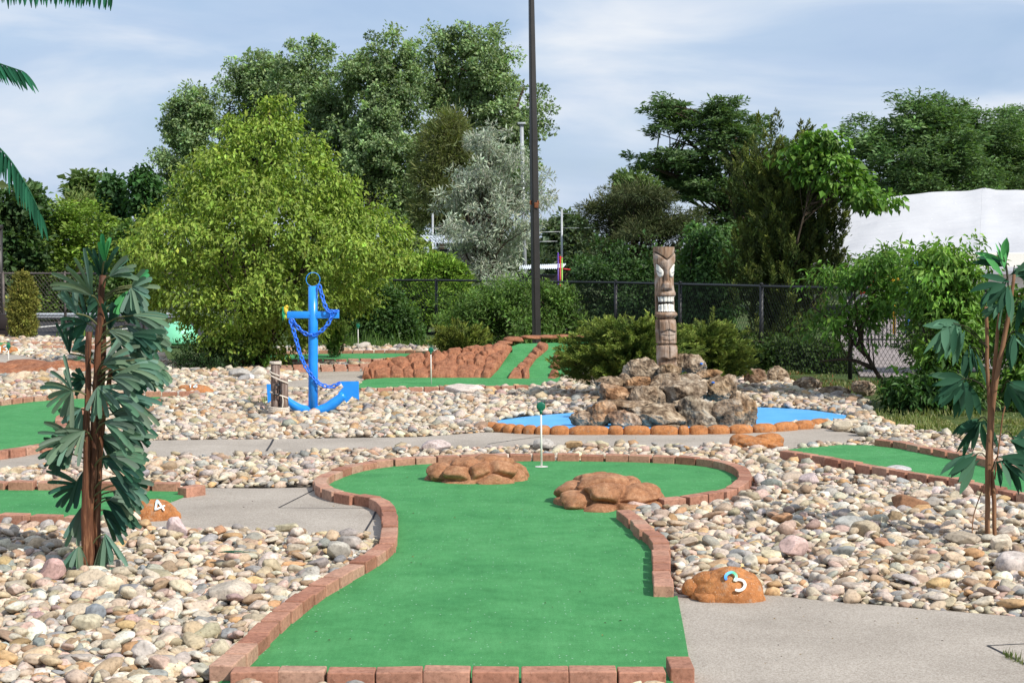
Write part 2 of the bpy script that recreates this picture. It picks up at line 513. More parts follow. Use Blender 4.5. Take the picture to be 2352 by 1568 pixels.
M['ground'] = t.pbr(t.mix(c_, t.ramp(b_, [(.3, (.6, .6, .6)), (.7, (1.2, 1.2, 1.2))]), 1., 'MULTIPLY'), .95, t.bump(b_, .6, .03), .1)
for k, c in dict(red=(.50, .02, .02), yellow=(.62, .36, .02), bluetoy=(.02, .16, .60), purple=(.10, .04, .30), orange=(.6, .13, .02), mint=(.22, .66, .40), limegreen=(.25, .5, .06), grey=(.30, .30, .31), paleroof=(.35, .35, .38)).items():
    M[k] = simple(k + '_plastic' if k != 'paleroof' else 'grey_shingle', c, .4, .4, var=.08)
# ================================================================== SETTING
def sheet(name, mat, pxs, z, thick=.02, kind='structure', label=None, cat=None, world=None):
    mb = MB()
    pts = world if world is not None else [G(x, y, z) for x, y in pxs]
    poly_sheet(mb, pts, z, thick)
    o = mb.build(name, mat, smooth=False)
    return tag(o, label, cat, None, kind)


mb = MB(); poly_sheet(mb, [(-900, -60), (900, -60), (900, 2500), (-900, 2500)], -.06, .5)
tag(mb.build('ground', M['ground'], smooth=False), 'green and brown open ground running to the horizon', None, None, 'structure')

# ---- brick lines (pixels of the top face centre line) -----------------------------------------
ZB = .075
H3_left = [(505, 1532), (545, 1498), (583, 1462), (655, 1398), (725, 1346), (785, 1313), (828, 1288), (862, 1268), (885, 1246), (894, 1220), (895, 1195), (893, 1174), (882, 1153), (850, 1139), (805, 1134), (765, 1125), (738, 1112), (738, 1098), (765, 1083), (815, 1067), (880, 1056), (975, 1048.5), (1100, 1044), (1240, 1042), (1400, 1043), (1500, 1046), (1580, 1050), (1650, 1058), (1692, 1070), (1712, 1088), (1703, 1106), (1675, 1121), (1625, 1132), (1575, 1140), (1515, 1146)]
H3_right = [(1432, 1170), (1456, 1189), (1478, 1209), (1500, 1226), (1516, 1246), (1519, 1268), (1520, 1290), (1522, 1315), (1529, 1346)]
H4_top = [(-140, 1096), (0, 1105), (130, 1106), (290, 1107), (415, 1109)]
H4_bot = [(-140, 1172), (0, 1179), (110, 1182), (225, 1184)]
H16_top = [(-120, 934), (0, 920), (87, 910), (190, 904), (349, 900.5), (448, 899)]
H16_bot = [(368, 916), (290, 922), (200, 936), (147, 954), (141, 970), (160, 986), (190, 997), (190, 1004), (144, 1011), (80, 1023), (0, 1035), (-120, 1050)]
H2_top = [(2013, 1008), (2072, 1015), (2156, 1031), (2233, 1046), (2320, 1066), (2480, 1104)]
H2_bot = [(1800, 1033), (1860, 1042), (1988, 1066), (2080, 1082), (2196, 1099), (2300, 1122), (2480, 1160)]
H15_front = [(828, 891), (935, 889.5), (1040, 888), (1137, 886.5), (1212, 884)]
H14_front = [(545, 826), (700, 825), (860, 823.5), (950, 818)]
H14_back = [(540, 810), (640, 806.5), (784, 805), (880, 804), (960, 805), (1000, 808)]
H14_low = [(640, 845), (784, 842), (860, 841)]
H14_low2 = [(640, 838.5), (784, 836.5), (880, 834)]
H13_back = [(20, 786), (100, 785), (180, 785), (260, 785), (360, 787)]
H13_front = [(95, 795), (150, 794), (220, 794)]


def ground_line(pxs, step=.06, z=ZB):
    return catmull([G(x, y, z) for x, y in pxs], step)


bv, bf = bevbox(.197, .1, .08, .006, 2)
brick_me = None
BRICK_LINES = []


def make_brick_mesh():
    global brick_me
    mb = MB()
    v, f = bevbox(.189, .1, .08, .0055, 2)
    mb.add(v, f)
    # two thin score lines down each long face, as pavers have
    o = mb.build('brick', M['brick'], smooth=False)
    brick_me = o.data
    bpy.data.objects.remove(o)


make_brick_mesh()


def brick_run(lines, name, label, cat='brick edging', group='brick edgings of the putting greens'):
    g0 = ground_line(lines[0][0], .1)
    root = thing(name, label, cat, (g0[0][0], g0[0][1], 0), group)
    for pts, extra in lines:
        g = ground_line(pts, .02)
        BRICK_LINES.append(g[::3])
        L = np.concatenate([[0], np.cumsum(np.linalg.norm(np.diff(g[:, :2], axis=0), axis=1))])
        n = max(1, int(L[-1] / .2075))
        for k in range(n):
            s = (k + .5) * L[-1] / n
            x, y = np.interp(s, L, g[:, 0]), np.interp(s, L, g[:, 1])
            a, b = min(L[-1], s + .08), max(0, s - .08)
            dx = np.interp(a, L, g[:, 0]) - np.interp(b, L, g[:, 0]); dy = np.interp(a, L, g[:, 1]) - np.interp(b, L, g[:, 1])
            add_brick(root, x, y, math.atan2(dy, dx))
        for (x, y, a) in extra: add_brick(root, x, y, a)
    return root


def add_brick(root, x, y, a, z=None):
    o = bpy.data.objects.new('brick', brick_me); COL.objects.link(o); o.parent = root
    z = .037 if z is None else z
    w = WORLD[root.name]
    o.location = (x - w[0] + R.normal(0, .003), y - w[1] + R.normal(0, .003), z + R.normal(0, .003) - w[2])
    o.rotation_euler = (R.normal(0, .012), R.normal(0, .012), a + R.normal(0, .02))
    s = 1 + R.normal(0, .012); o.scale = (s, 1 + R.normal(0, .02), 1)


# front row of hole 3, nine pavers across with one turned lengthwise at the right end
p0, p1 = G(530, 1537, ZB), G(1528, 1537, ZB)
front_row = []
for k in range(9):
    q = p0 + (p1 - p0) * (k + .5) / 9
    front_row.append((q[0], q[1], 0.0))
q = G(1560, 1516, ZB); front_row.append((q[0], q[1] - .015, math.pi / 2 + .03))
cb = G(496, 1540, ZB)
BRICK_LINES.append(np.array([G(480, 1537, ZB), G(1590, 1537, ZB)]))
BRICK_LINES.append(np.array([G(1560, 1490, ZB), G(1562, 1560, ZB)]))
brick_run([(H3_left, front_row), (H3_right, [])], 'brick_edging', 'long pink brick border curving round the large central putting green')
brick_run([(H4_top, [(G(440, 1116, ZB)[0], G(440, 1116, ZB)[1], .9)])], 'brick_edging', 'straight brick row along the far side of the green behind the number 4 rock')
brick_run([(H4_bot, [])], 'brick_edging', 'brick row running into the gravel at the foot of the fan palm')
brick_run([(H16_top, [])], 'brick_edging', 'brick row ending at the rock numbered 16')
brick_run([(H16_bot, [])], 'brick_edging', 'curved brick border behind the fan palm, around the notch of the far left green')
brick_run([(H2_top, [])], 'brick_edging', 'brick row beside the grass, on the far side of the green at the right')
brick_run([(H2_bot, [])], 'brick_edging', 'low brick row between the right gravel bed and the narrow right green')
brick_run([(H15_front, [])], 'brick_edging', 'brick row in front of the green at the foot of the rock mound')
brick_run([(H14_front, []), (H14_back, [])], 'brick_edging', 'two brick rows enclosing the distant strip of green behind the anchor')
brick_run([(H14_low, []), (H14_low2, [])], 'brick_edging', 'stepped double brick row left of the rock mound, above the concrete')
brick_run([(H13_back, []), (H13_front, [])], 'brick_edging', 'distant brick rows near the fence, left of the number 13 rock')

# ---- putting greens ---------------------------------------------------------------------------
ZT = .018
TURF = []


def green(label, pts, extra_mb=None):
    mb = MB(); poly_sheet(mb, pts, ZT, .02)
    if extra_mb: extra_mb(mb)
    TURF.append(np.array([[p[0], p[1]] for p in pts]))
    o = mb.build('putting_green', M['turf'], smooth=False)
    return tag(o, label, 'putting green', 'putting greens')


L3 = ground_line(H3_left, .08); R3 = ground_line(H3_right, .08)
pts = list(L3) + [G(1480, 1158, ZT)] + list(R3) + [G(1556, 1367, ZT), G(1570, 1440, ZT), G(1586, 1532, ZT), p1 + [.02, 0, 0], p0 - [.06, 0, 0]]
green('large central putting green with two rust rocks and a white flag pole', pts)
a, b = ground_line(H4_top, .2), ground_line(H4_bot, .2)
green('small green beside the number 4 rock, partly hidden by the fan palm', list(a) + [G(445, 1128, ZT), G(400, 1146, ZT), G(330, 1170, ZT), G(260, 1185, ZT)] + list(b[::-1]))
a, b = ground_line(H16_top, .15), ground_line(H16_bot, .1)
green('wide green with a brick notch at the left, near the number 16 rock', list(a) + [G(452, 906, ZT), G(400, 911, ZT)] + list(b))
a, b = ground_line(H2_top, .2), ground_line(H2_bot, .2)
green('narrow green running behind the broad leaved plant at the right', [G(1812, 1031, ZT)] + [G(1930, 1021, ZT)] + list(a) + list(b[::-1]))

# hole 15 : flat apron and the ramp up the mound
YM, KM = 24.05, .17
RA = [(1124, 872), (1140, 848), (1158, 824), (1176, 800), (1200, 789)]
RB = [(1262, 873), (1272, 846), (1281, 820), (1293, 796), (1330, 786)]


def mound_pt(px, py, k=KM, y0=YM): return slope_pt(px, py, y0, k)


def ramp(mb):
    rows = []
    A = catmull(np.array(RA, float), 9); B = catmull(np.array(RB, float), 9); n = 14
    A = np.stack([np.interp(np.linspace(0, 1, n), np.linspace(0, 1, len(A)), A[:, i]) for i in (0, 1)], 1)
    B = np.stack([np.interp(np.linspace(0, 1, n), np.linspace(0, 1, len(B)), B[:, i]) for i in (0, 1)], 1)
    for i in range(n):
        a_ = mound_pt(*A[i]); b_ = mound_pt(*B[i])
        for tt in np.linspace(-.06, 1.3, 10):
            q = a_ + (b_ - a_) * tt; rows.append(q + [0, 0, .0])
    # roll over the crest
    last = rows[-10:]
    for j in range(1, 4):
        for q in last: rows.append(q + np.array([0, .45 * j, -.02 * j * j]))
    V = np.array(rows); m = n + 3
    i, j = np.meshgrid(np.arange(m - 1), np.arange(9), indexing='ij')
    f = np.stack([i * 10 + j, i * 10 + j + 1, (i + 1) * 10 + j + 1, (i + 1) * 10 + j], -1).reshape(-1, 4)
    mb.add(V, f)


green('green below the rust coloured rock mound, with two carpeted lanes up the ramp', [G(x, y, ZT) for x, y in [(815, 889), (822, 880), (840, 871), (900, 866), (1120, 866), (1300, 866), (1300, 878), (1265, 882), (1212, 884.5), (1137, 887), (1040, 889), (935, 890.5), (828, 892)]], ramp)
green('distant strip of green with a flag pole, behind the blue anchor', list(ground_line(H14_back, .2)) + list(ground_line(H14_front, .2))[::-1])
green('tiny sliver of green by the left edge of the yard near the fence', [G(x, y, ZT) for x, y in [(-60, 784), (25, 787), (45, 791), (20, 795), (-60, 796)]])
green('thin far green between brick rows in front of the left fence', [G(x, y, ZT) for x, y in [(130, 787), (360, 787), (365, 792), (150, 793)]])
green('far green patch glimpsed behind the fan palm stems', [G(x, y, ZT) for x, y in [(165, 818), (230, 818), (235, 828), (170, 828)]])

# ---- concrete paths -----------------------------------------------------------------------------
CONC = {
    'concrete_path': [(-150, 1050), (0, 1040), (150, 1030), (340, 1011), (480, 1009), (600, 1008), (960, 1003), (1120, 992), (1240, 996), (1500, 997), (1700, 994), (1890, 983), (1990, 1000), (2013, 1012), (1930, 1019), (1815, 1031), (1790, 1036), (1690, 1027), (1500, 1026), (1240, 1030), (1000, 1034), (900, 1038), (600, 1047), (340, 1052), (250, 1063), (0, 1079), (-150, 1089)],
    'concrete_path.a': [(430, 1132), (470, 1120), (600, 1121), (735, 1118), (760, 1126), (850, 1140), (888, 1160), (893, 1200), (872, 1236), (800, 1238), (700, 1229), (560, 1219), (420, 1220), (330, 1210), (290, 1176), (400, 1147)],
    'concrete_path.b': [(1540, 1362), (1640, 1372), (1765, 1364), (1860, 1375), (1950, 1383), (2150, 1400), (2400, 1420), (2600, 1436), (2600, 1720), (1560, 1720), (1574, 1532), (1558, 1440)],
    'concrete_path.c': [(1515, 1150), (1575, 1144), (1630, 1136), (1700, 1130), (1690, 1140), (1610, 1150), (1530, 1157)],
    'concrete_path.d': [(640, 850), (860, 846), (850, 862), (822, 876), (815, 890), (780, 888), (520, 905), (455, 912), (450, 902), (560, 890), (720, 868)],
    'concrete_path.e': [(540, 829), (860, 828), (800, 836), (640, 838), (540, 836)],
    'concrete_path.f': [(-80, 812), (40, 815), (110, 830), (140, 846), (60, 862), (-80, 866)],
    'concrete_path.g': [(120, 797), (300, 797), (330, 815), (240, 822), (190, 812)],
    'concrete_path.h': [(820, 893), (1212, 887), (1215, 890), (840, 899), (700, 905), (690, 900)],
}
CL = ['pale concrete path crossing between the central green and the pond', 'concrete slab left of the central green', 'concrete slab in the near right corner', 'small concrete wedge below the round end of the central green', 'shaded concrete walk left of the rock mound', 'thin strip of concrete behind the anchor', 'concrete walk at the far left edge by the number 13 rock', 'concrete walk behind the fan palm', 'concrete strip along the bricks below the rock mound']
CPOLY = []
for (nm, px_), lb in zip(CONC.items(), CL):
    sheet('concrete_path', M['concrete'], px_, .004, .05, 'structure', lb)
    CPOLY.append(np.array([G(x, y, 0)[:2] for x, y in px_]))
# joints cut in the slabs
def joint(pxs, w):
    mb = MB(); g = [G(x, y, .0065) for x, y in pxs]
    for a_, b_ in zip(g[:-1], g[1:]):
        d = nrm(b_ - a_); s_ = np.array([-d[1], d[0], 0]) * w / 2
        mb.add([a_ - s_, b_ - s_, b_ + s_, a_ + s_], np.array([[0, 1, 2, 3]]))
    return mb.build('path_joint', M['asphalt'], smooth=False)
for pxs, w in [([(725, 1122), (690, 1140), (640, 1165)], .012), ([(640, 1165), (800, 1166), (868, 1165)], .008), ([(866, 1167), (856, 1190), (838, 1220)], .014), ([(2268, 1481), (2352, 1522), (2420, 1560)], .012), ([(2268, 1481), (2352, 1477), (2480, 1474)], .008), ([(628, 1008), (622, 1020), (612, 1035)], .02), ([(1250, 1001), (1180, 1010), (1120, 1019)], .012)]:
    tag(joint(pxs, w), None, None, None, 'structure')

# ---- pond ----------------------------------------------------------------------------------------
POND = [(1118, 990), (1128, 982), (1143, 965), (1200, 957), (1268, 951), (1355, 944), (1420, 940), (1716, 934), (1803, 937), (1860, 941), (1924, 950), (1962, 956), (1955, 966), (1900, 976), (1850, 981), (1720, 990), (1600, 995), (1400, 997), (1200, 994)]
sheet('pond', M['pond'], POND, .002, .05, 'structure', 'shallow pond floor painted bright blue around the rock pile')
PONDW = np.array([G(x, y, 0)[:2] for x, y in POND])

# ---- parking lot etc beyond the fence ---------------------------------------------------------------
sheet('parking_lot', M['asphalt'], [(-150, 777), (500, 777), (500, 741), (-150, 737)], -.03, .02, 'structure', 'dark asphalt parking lot behind the left fence')
for pxs in ([(88, 750), (150, 744.5), (151, 746), (90, 752)], [(240, 760), (310, 751), (312, 753), (243, 762)], [(-60, 762), (0, 757), (1, 759), (-58, 764)]):
    o = sheet('parking_line', M['white'], pxs, -.024, .004, 'structure', 'white bay line painted on the asphalt parking lot')
sheet('paving', M['paving'], [(1975, 862), (2700, 880), (2700, 668), (2000, 668), (1940, 690), (1925, 780)], -.03, .02, 'structure', 'pale paving beyond the right fence')
sheet('paving', M['paving'], [(1250, 755), (1420, 762), (1490, 752), (1460, 740), (1330, 735)], -.03, .02, 'structure', 'patch of pale ground behind the fence near the lamp post')

# ---- gravel -----------------------------------------------------------------------------------------
GRAV = [(-420, 1760), (2800, 1760), (2800, 1100), (2600, 1040), (2480, 1024), (2352, 1012), (2200, 1002), (2060, 986), (2010, 956), (1990, 918), (1850, 884), (1700, 866), (1280, 862), (1110, 810), (1000, 796), (780, 795), (640, 798), (600, 842), (400, 842), (340, 792), (200, 778), (-200, 775)]
GRAVW = np.array([G(x, y, 0)[:2] for x, y in GRAV])
sheet('gravel_bed', M['dirt'], GRAV, -.015, .03, 'structure', 'sandy soil showing between the river stones')

PAL = np.array([(.60, .52, .42), (.66, .60, .52), (.52, .42, .30), (.40, .385, .37), (.29, .31, .325), (.56, .43, .37), (.47, .29, .15), (.36, .25, .17), (.42, .37, .27), (.70, .66, .60), (.38, .27, .25), (.60, .42, .22)])
PALN = ['cream', 'pale beige', 'tan', 'grey', 'blue grey', 'pink', 'rusty orange', 'brown', 'olive', 'white', 'maroon', 'amber']
PALW = np.array([.21, .18, .15, .10, .06, .06, .035, .055, .065, .05, .018, .017]); PALW /= PALW.sum()


def stone_variant(k, seed, ang):
    r = np.random.default_rng(seed)
    v, f = ico(k); v = v.copy()
    v *= 1 + .22 * fbm(v * 1.15 + seed * 3.7, 2, seed)[:, None]
    for _ in range(ang):
        n = nrm(r.normal(size=3)); d = r.uniform(.55, .85)
        e = v @ n - d
        v -= np.where(e > 0, e, 0)[:, None] * n * .9
    return v, f


NV = 28
VAR = {k: [stone_variant(k, s, [2, 5, 3, 8][s % 4]) for s in range(NV)] for k in (1, 2, 3)}


def euler(a, b, c):
    ca, sa, cb_, sb, cc, sc = np.cos(a), np.sin(a), np.cos(b), np.sin(b), np.cos(c), np.sin(c)
    z = np.zeros_like(a)
    o = z + 1
    Rx = np.stack([np.stack([o, z, z], -1), np.stack([z, ca, -sa], -1), np.stack([z, sa, ca], -1)], -2)
    Ry = np.stack([np.stack([cb_, z, sb], -1), np.stack([z, o, z], -1), np.stack([-sb, z, cb_], -1)], -2)
    Rz = np.stack([np.stack([cc, -sc, z], -1), np.stack([sc, cc, z], -1), np.stack([z, z, o], -1)], -2)
    return Rz @ Ry @ Rx


def gravel_sites():
    X = []
    for (y0, y1, sp, rm) in ((5.6, 11., .047, .0285), (11., 16.5, .054, .033), (16.5, 23., .069, .042), (23., 40., .095, .058)):
        xs = np.arange(-.335 * y1 - 1.4, .335 * y1 + 1.4, sp); ys = np.arange(y0, y1, sp * .87)
        gx, gy = np.meshgrid(xs, ys)
        gx = gx + (np.arange(len(ys)) % 2)[:, None] * sp / 2
        gx = gx.ravel() + R.normal(0, sp * .22, gx.size); gy = gy.ravel() + R.normal(0, sp * .22, gy.size)
        rad = rm * np.exp(R.normal(0, .34, gx.size))
        # second, sparser layer lying on top
        m = R.random(gx.size) < .16
        x2 = gx[m] + R.normal(0, sp * .5, m.sum()); y2 = gy[m] + R.normal(0, sp * .5, m.sum())
        r2 = rm * 1.35 * np.exp(R.normal(0, .36, m.sum()))
        rad = np.minimum(rad, rm * 1.9); r2 = np.minimum(r2, rm * 2.1)
        X.append(np.stack([np.r_[gx, x2], np.r_[gy, y2], np.r_[rad, r2], np.r_[np.zeros(gx.size), np.ones(m.sum())]], 1))
    X = np.concatenate(X)
    x, y = X[:, 0], X[:, 1]
    ok = inpoly(x, y, GRAVW) & (np.abs(x) < .335 * y + 1.4)
    for tpoly in TURF: ok &= ~inpoly(x, y, tpoly)
    for c in CPOLY: ok &= ~inpoly(x, y, c)
    ok &= ~inpoly(x, y, PONDW) & ~inpoly(x, y, np.array([G(a, b)[:2] for a, b in [(818, 880), (836, 838), (1000, 806), (1110, 797), (1320, 782), (1335, 872)]]))
    for px, py, rx, rz, kd, col, lb in ROCKS:
        g = G(px, py + rz * .72); s_ = rx * mpp(g[1]); ok &= ((x - g[0]) / (s_ * 1.0)) ** 2 + ((y - g[1] - s_ * .3) / (s_ * .8)) ** 2 > 1
    for bl in BRICK_LINES:
        d = segdist(x, y, bl); ok &= d > .055 + X[:, 2] * .75
    return X[ok]


SITES = gravel_sites()
n = len(SITES)
S_col = R.choice(len(PAL), n, p=PALW)
S_var = R.integers(0, NV, n)
S_scl = SITES[:, 2:3] * np.stack([R.uniform(1., 1.5, n), R.uniform(.72, 1.05, n), R.uniform(.36, .70, n)], 1)
S_rot = euler(R.normal(0, .22, n), R.normal(0, .22, n), R.uniform(0, 6.28, n))


def bed_h(x, y):
    return .006 + .016 * vn(np.stack([x * .9, y * .9, 0 * x], -1), 3) + .04 * np.exp(-((x + 1.6) ** 2 / 1.2 + (y - 12.9) ** 2 / .5))


S_z = bed_h(SITES[:, 0], SITES[:, 1]) + SITES[:, 3] * .027 + R.normal(0, .007, n)
S_rgb = PAL[S_col] * np.exp(R.normal(0, .13, n))[:, None] * np.exp(R.normal(0, .035, (n, 3)))
S_rgb = S_rgb * .92 + np.array([.56, .53, .50]) * .08
S_rgb = np.clip(S_rgb * np.array([.90, .86, .795]), 0, .68)
pp = pix(np.stack([SITES[:, 0], SITES[:, 1], S_z], 1))
inview = (pp[:, 0] > 15) & (pp[:, 0] < 2337) & (pp[:, 1] < 1550)
area = S_scl[:, 0] * (S_scl[:, 1] * .5 + S_scl[:, 2]) * (F / SITES[:, 1]) ** 2 * np.where(SITES[:, 3] > 0, 1.6, .75) * inview
big = np.argsort(-area)[:290]
single = np.zeros(n, bool); single[big] = True


def stones_into(mb, idx, k):
    for vi in range(NV):
        j = idx[S_var[idx] == vi]
        if not len(j): continue
        v, f = VAR[k][vi]
        V = np.einsum('nij,nkj->nki', S_rot[j], v[None] * S_scl[j][:, None])
        V += np.stack([SITES[j, 0], SITES[j, 1], S_z[j]], 1)[:, None]
        fo = f[None] + (np.arange(len(j)) * len(v))[:, None, None]
        mb.add(V.reshape(-1, 3), fo.reshape(-1, 3), np.repeat(S_rgb[j], len(v), 0))


mb = MB()
d = SITES[:, 1]; idx = np.arange(n)
stones_into(mb, idx[~single & (d < 11.5)], 2)
stones_into(mb, idx[~single & (d >= 11.5)], 1)
tag(mb.build('gravel', M['stone']), 'loose rounded river stones of mixed cream, tan and grey filling the beds between greens', 'gravel', None, 'stuff')

LM = [('beside the rock numbered 3', 1660, 1350, .38), ('at the foot of the fan palm', 205, 1305, .34), ('at the broad leaved plant foot', 2275, 1245, .36),
      ('near the split brown rock', 2087, 1165, .36), ('near the pink angular rock', 1823, 1262, .34), ('along the near right concrete slab', 1900, 1372, .34), ('along the near right corner slab', 2200, 1398, .4),
      ('beside the short right brick edge', 1545, 1290, .35), ('by the rust rock pile', 1520, 1180, .34), ('below the number 4 rock slab', 600, 1215, .4),
      ('beneath the left brick bend', 850, 1250, .4), ('beside the diagonal brick edge', 690, 1340, .36), ('by the front left brick corner', 500, 1490, .36),
      ('in the bottom left corner of the gravel', 60, 1500, .6), ('in front of the fan palm', 220, 1400, .45), ('in the gravel near the fallen palm leaf', 510, 1268, .35)]
LMW = [(a_, G(b_, c_, 0), r_) for a_, b_, c_, r_ in LM]
for j in big:
    v, f = VAR[3][S_var[j]]
    p = np.array([SITES[j, 0], SITES[j, 1], S_z[j]])
    mb = MB()
    vv = v * (1 + .03 * fbm(v * 4 + j, 2, 5))[:, None]
    mb.add((vv * S_scl[j]) @ S_rot[j].T + p, f, S_rgb[j] * (1 + .12 * fbm(v * 2.2 + j, 2, 9))[:, None])
    o = mb.build('river_stone', M['stone'], origin=p)
    best = min(LMW, key=lambda l: np.hypot(*(l[1][:2] - p[:2])) / l[2])
    sz = 'large' if S_scl[j, 0] > .078 else ('medium' if S_scl[j, 0] > .06 else 'small')
    flat = S_scl[j, 2] / S_scl[j, 0]
    shp = 'flat' if flat < .46 else ('plump' if flat > .66 else ('oval' if S_scl[j, 1] / S_scl[j, 0] < .75 else 'rounded'))
    tag(o, f"{sz} {shp} {PALN[S_col[j]]} river stone {best[0]}", 'stone', 'largest loose river stones in the near gravel')
# ================================================================== ROCK LUMPS
def lump(mb, c, r, seed, k=4, amp=.12, rot=0., cuts=2, tilt=0., sq=0., col=None, freq=1.3):
    v, f = ico(k); v = v.copy()
    if sq: v = np.sign(v) * np.abs(v) ** (1 - sq); 
    rr = np.random.default_rng(seed)
    v *= (1 + amp * fbm(v * freq + seed * 2.3, 3, seed))[:, None]
    for _ in range(cuts):
        n_ = nrm(rr.normal(size=3)); d = rr.uniform(.62, .88); e = v @ n_ - d
        v -= np.where(e > 0, e, 0)[:, None] * n_ * .85
    v *= (1 + .018 * fbm(v * 7 + seed, 3, seed + 3))[:, None]
    v = v * np.asarray(r)
    if tilt: 
        c_, s_ = math.cos(tilt), math.sin(tilt); v = v @ np.array([[c_, 0, s_], [0, 1, 0], [-s_, 0, c_]])
    mb.add(v @ rotz(rot).T + np.asarray(c), f, col)


def fake_rock(label, lobes, Y0, k, mat='orock', name='artificial_rock', cat='rock', kk=4, depth=.75, group=None):
    """lobes: (px, py, rx px, ry px[, push]) lying on a slope k starting at ground distance Y0"""
    mb = MB(); base = None
    for i, l in enumerate(lobes):
        px, py, rx, ry = l[:4]
        p = slope_pt(px, py, Y0, k); s = mpp(p[1])
        if base is None: base = np.array([p[0], p[1], 0])
        lump(mb, p + [0, (l[4] if len(l) > 4 else 0) + .3 * rx * s * depth, 0], (rx * s * 1.18, rx * s * depth, ry * s * 1.3), i * 7 + abs(int(px)), kk, .13, 0, 7, sq=.2)
    o = mb.build(name, M[mat], origin=base)
    return tag(o, label, cat, group)


def zz(lst, ox, oy, s): return [(ox + a * s, oy + b * s, c * s, d * s, *e) for a, b, c, d, *e in lst]


# two rocks on the central green: one moulded dome each, carved into pillowy stones
def pillow(v, seeds, wid):
    d = np.linalg.norm(v[:, None] - seeds[None], axis=2); d.sort(axis=1)
    e = np.clip((d[:, 1] - d[:, 0]) / wid, 0, 1)
    return e * (2 - e)


def carved_dome(label, c, r, rot, ns, seed, amp=.20, mat='orock', name='artificial_rock', group=None, extra=None):
    rr = np.random.default_rng(seed); v, f = ico(6); v = v.copy()
    sd = nrm(rr.normal(size=(400, 3)) * [1, 1, .8]); sd = sd[sd[:, 2] > -.12]; keep = [sd[0]]
    for q in sd[1:]:
        if len(keep) < ns and min(np.linalg.norm(q - k_) for k_ in keep) > 1.75 / math.sqrt(ns): keep.append(q)
    pl = pillow(v + .10 * np.stack([fbm(v * 2.2 + k_ * 9, 2, seed + k_) for k_ in range(3)], 1), np.array(keep), .34)
    hgt = np.array([rr.uniform(-.10, .12) for _ in keep])
    near = np.linalg.norm(v[:, None] - np.array(keep)[None], axis=2).argmin(1)
    v = v * (1 - amp * .8 + amp * pl + hgt[near] * pl * .8 + .05 * fbm(v * 2.4 + seed, 3, seed) + .012 * fbm(v * 11 + seed, 3, seed + 5))[:, None]
    mb = MB(); mb.add((v * np.asarray(r)) @ rotz(rot).T + np.asarray(c), f)
    return tag(mb.build(name, M[mat], origin=c), label, 'rock', group)


carved_dome('low cluster of rounded rust brown artificial rocks in front of the central flag', (P(1095, 1100, 12.62)[0], 12.62, .0), (.40, .30, .205), .05, 13, 5)
carved_dome('rust brown artificial rock pile at the right bend of the brick border', (P(1404, 1140, 11.38)[0], 11.38, .0), (.42, .42, .215), .5, 17, 8)
# mound beside the ramp (zoom frame: .25 px per unit)
WALL = [(320, 500, 40, 38), (375, 492, 40, 45), (480, 482, 80, 56), (605, 485, 58, 52), (705, 478, 52, 58), (830, 490, 75, 48), (1035, 452, 135, 84), (1255, 470, 110, 62), (1350, 490, 60, 50), (1440, 508, 75, 40),
        (450, 430, 75, 45), (545, 420, 55, 42), (660, 400, 65, 60), (800, 425, 50, 40), (885, 395, 45, 50), (925, 440, 50, 45), (1190, 400, 60, 45), (1280, 390, 55, 32), (1360, 380, 45, 40), (1455, 385, 65, 38), (1490, 435, 80, 48),
        (790, 355, 88, 45), (980, 345, 85, 52), (1120, 340, 65, 44), (1235, 348, 90, 32), (1400, 325, 65, 42), (1530, 340, 95, 62), (900, 335, 45, 30),
        (1235, 300, 65, 30), (1340, 300, 60, 34), (1130, 305, 60, 28), (1590, 300, 70, 40), (1540, 255, 130, 46), (1330, 268, 80, 28), (1450, 240, 60, 22), (1050, 315, 60, 26)]
RIDGE = [(1680, 195, 75, 24), (1600, 222, 60, 18), (1850, 172, 95, 17), (2000, 168, 85, 17), (2120, 165, 85, 17), (2240, 160, 80, 16)]
DIV = [(1695, 515, 78, 42), (1790, 495, 45, 58), (1765, 440, 52, 36), (1805, 392, 56, 36), (1848, 345, 45, 34), (1895, 300, 52, 36), (1945, 260, 55, 38)]
RIGHT = [(2050, 520, 42, 42), (2065, 440, 45, 55), (2100, 370, 45, 50), (2030, 555, 35, 18)]
mz = (759.5, 735., .25)
rm = thing('artificial_rock_mound', 'long mound of stacked red brown artificial rocks rising beside the carpeted ramp', 'rock mound', (-1.2, 24.6, 0))
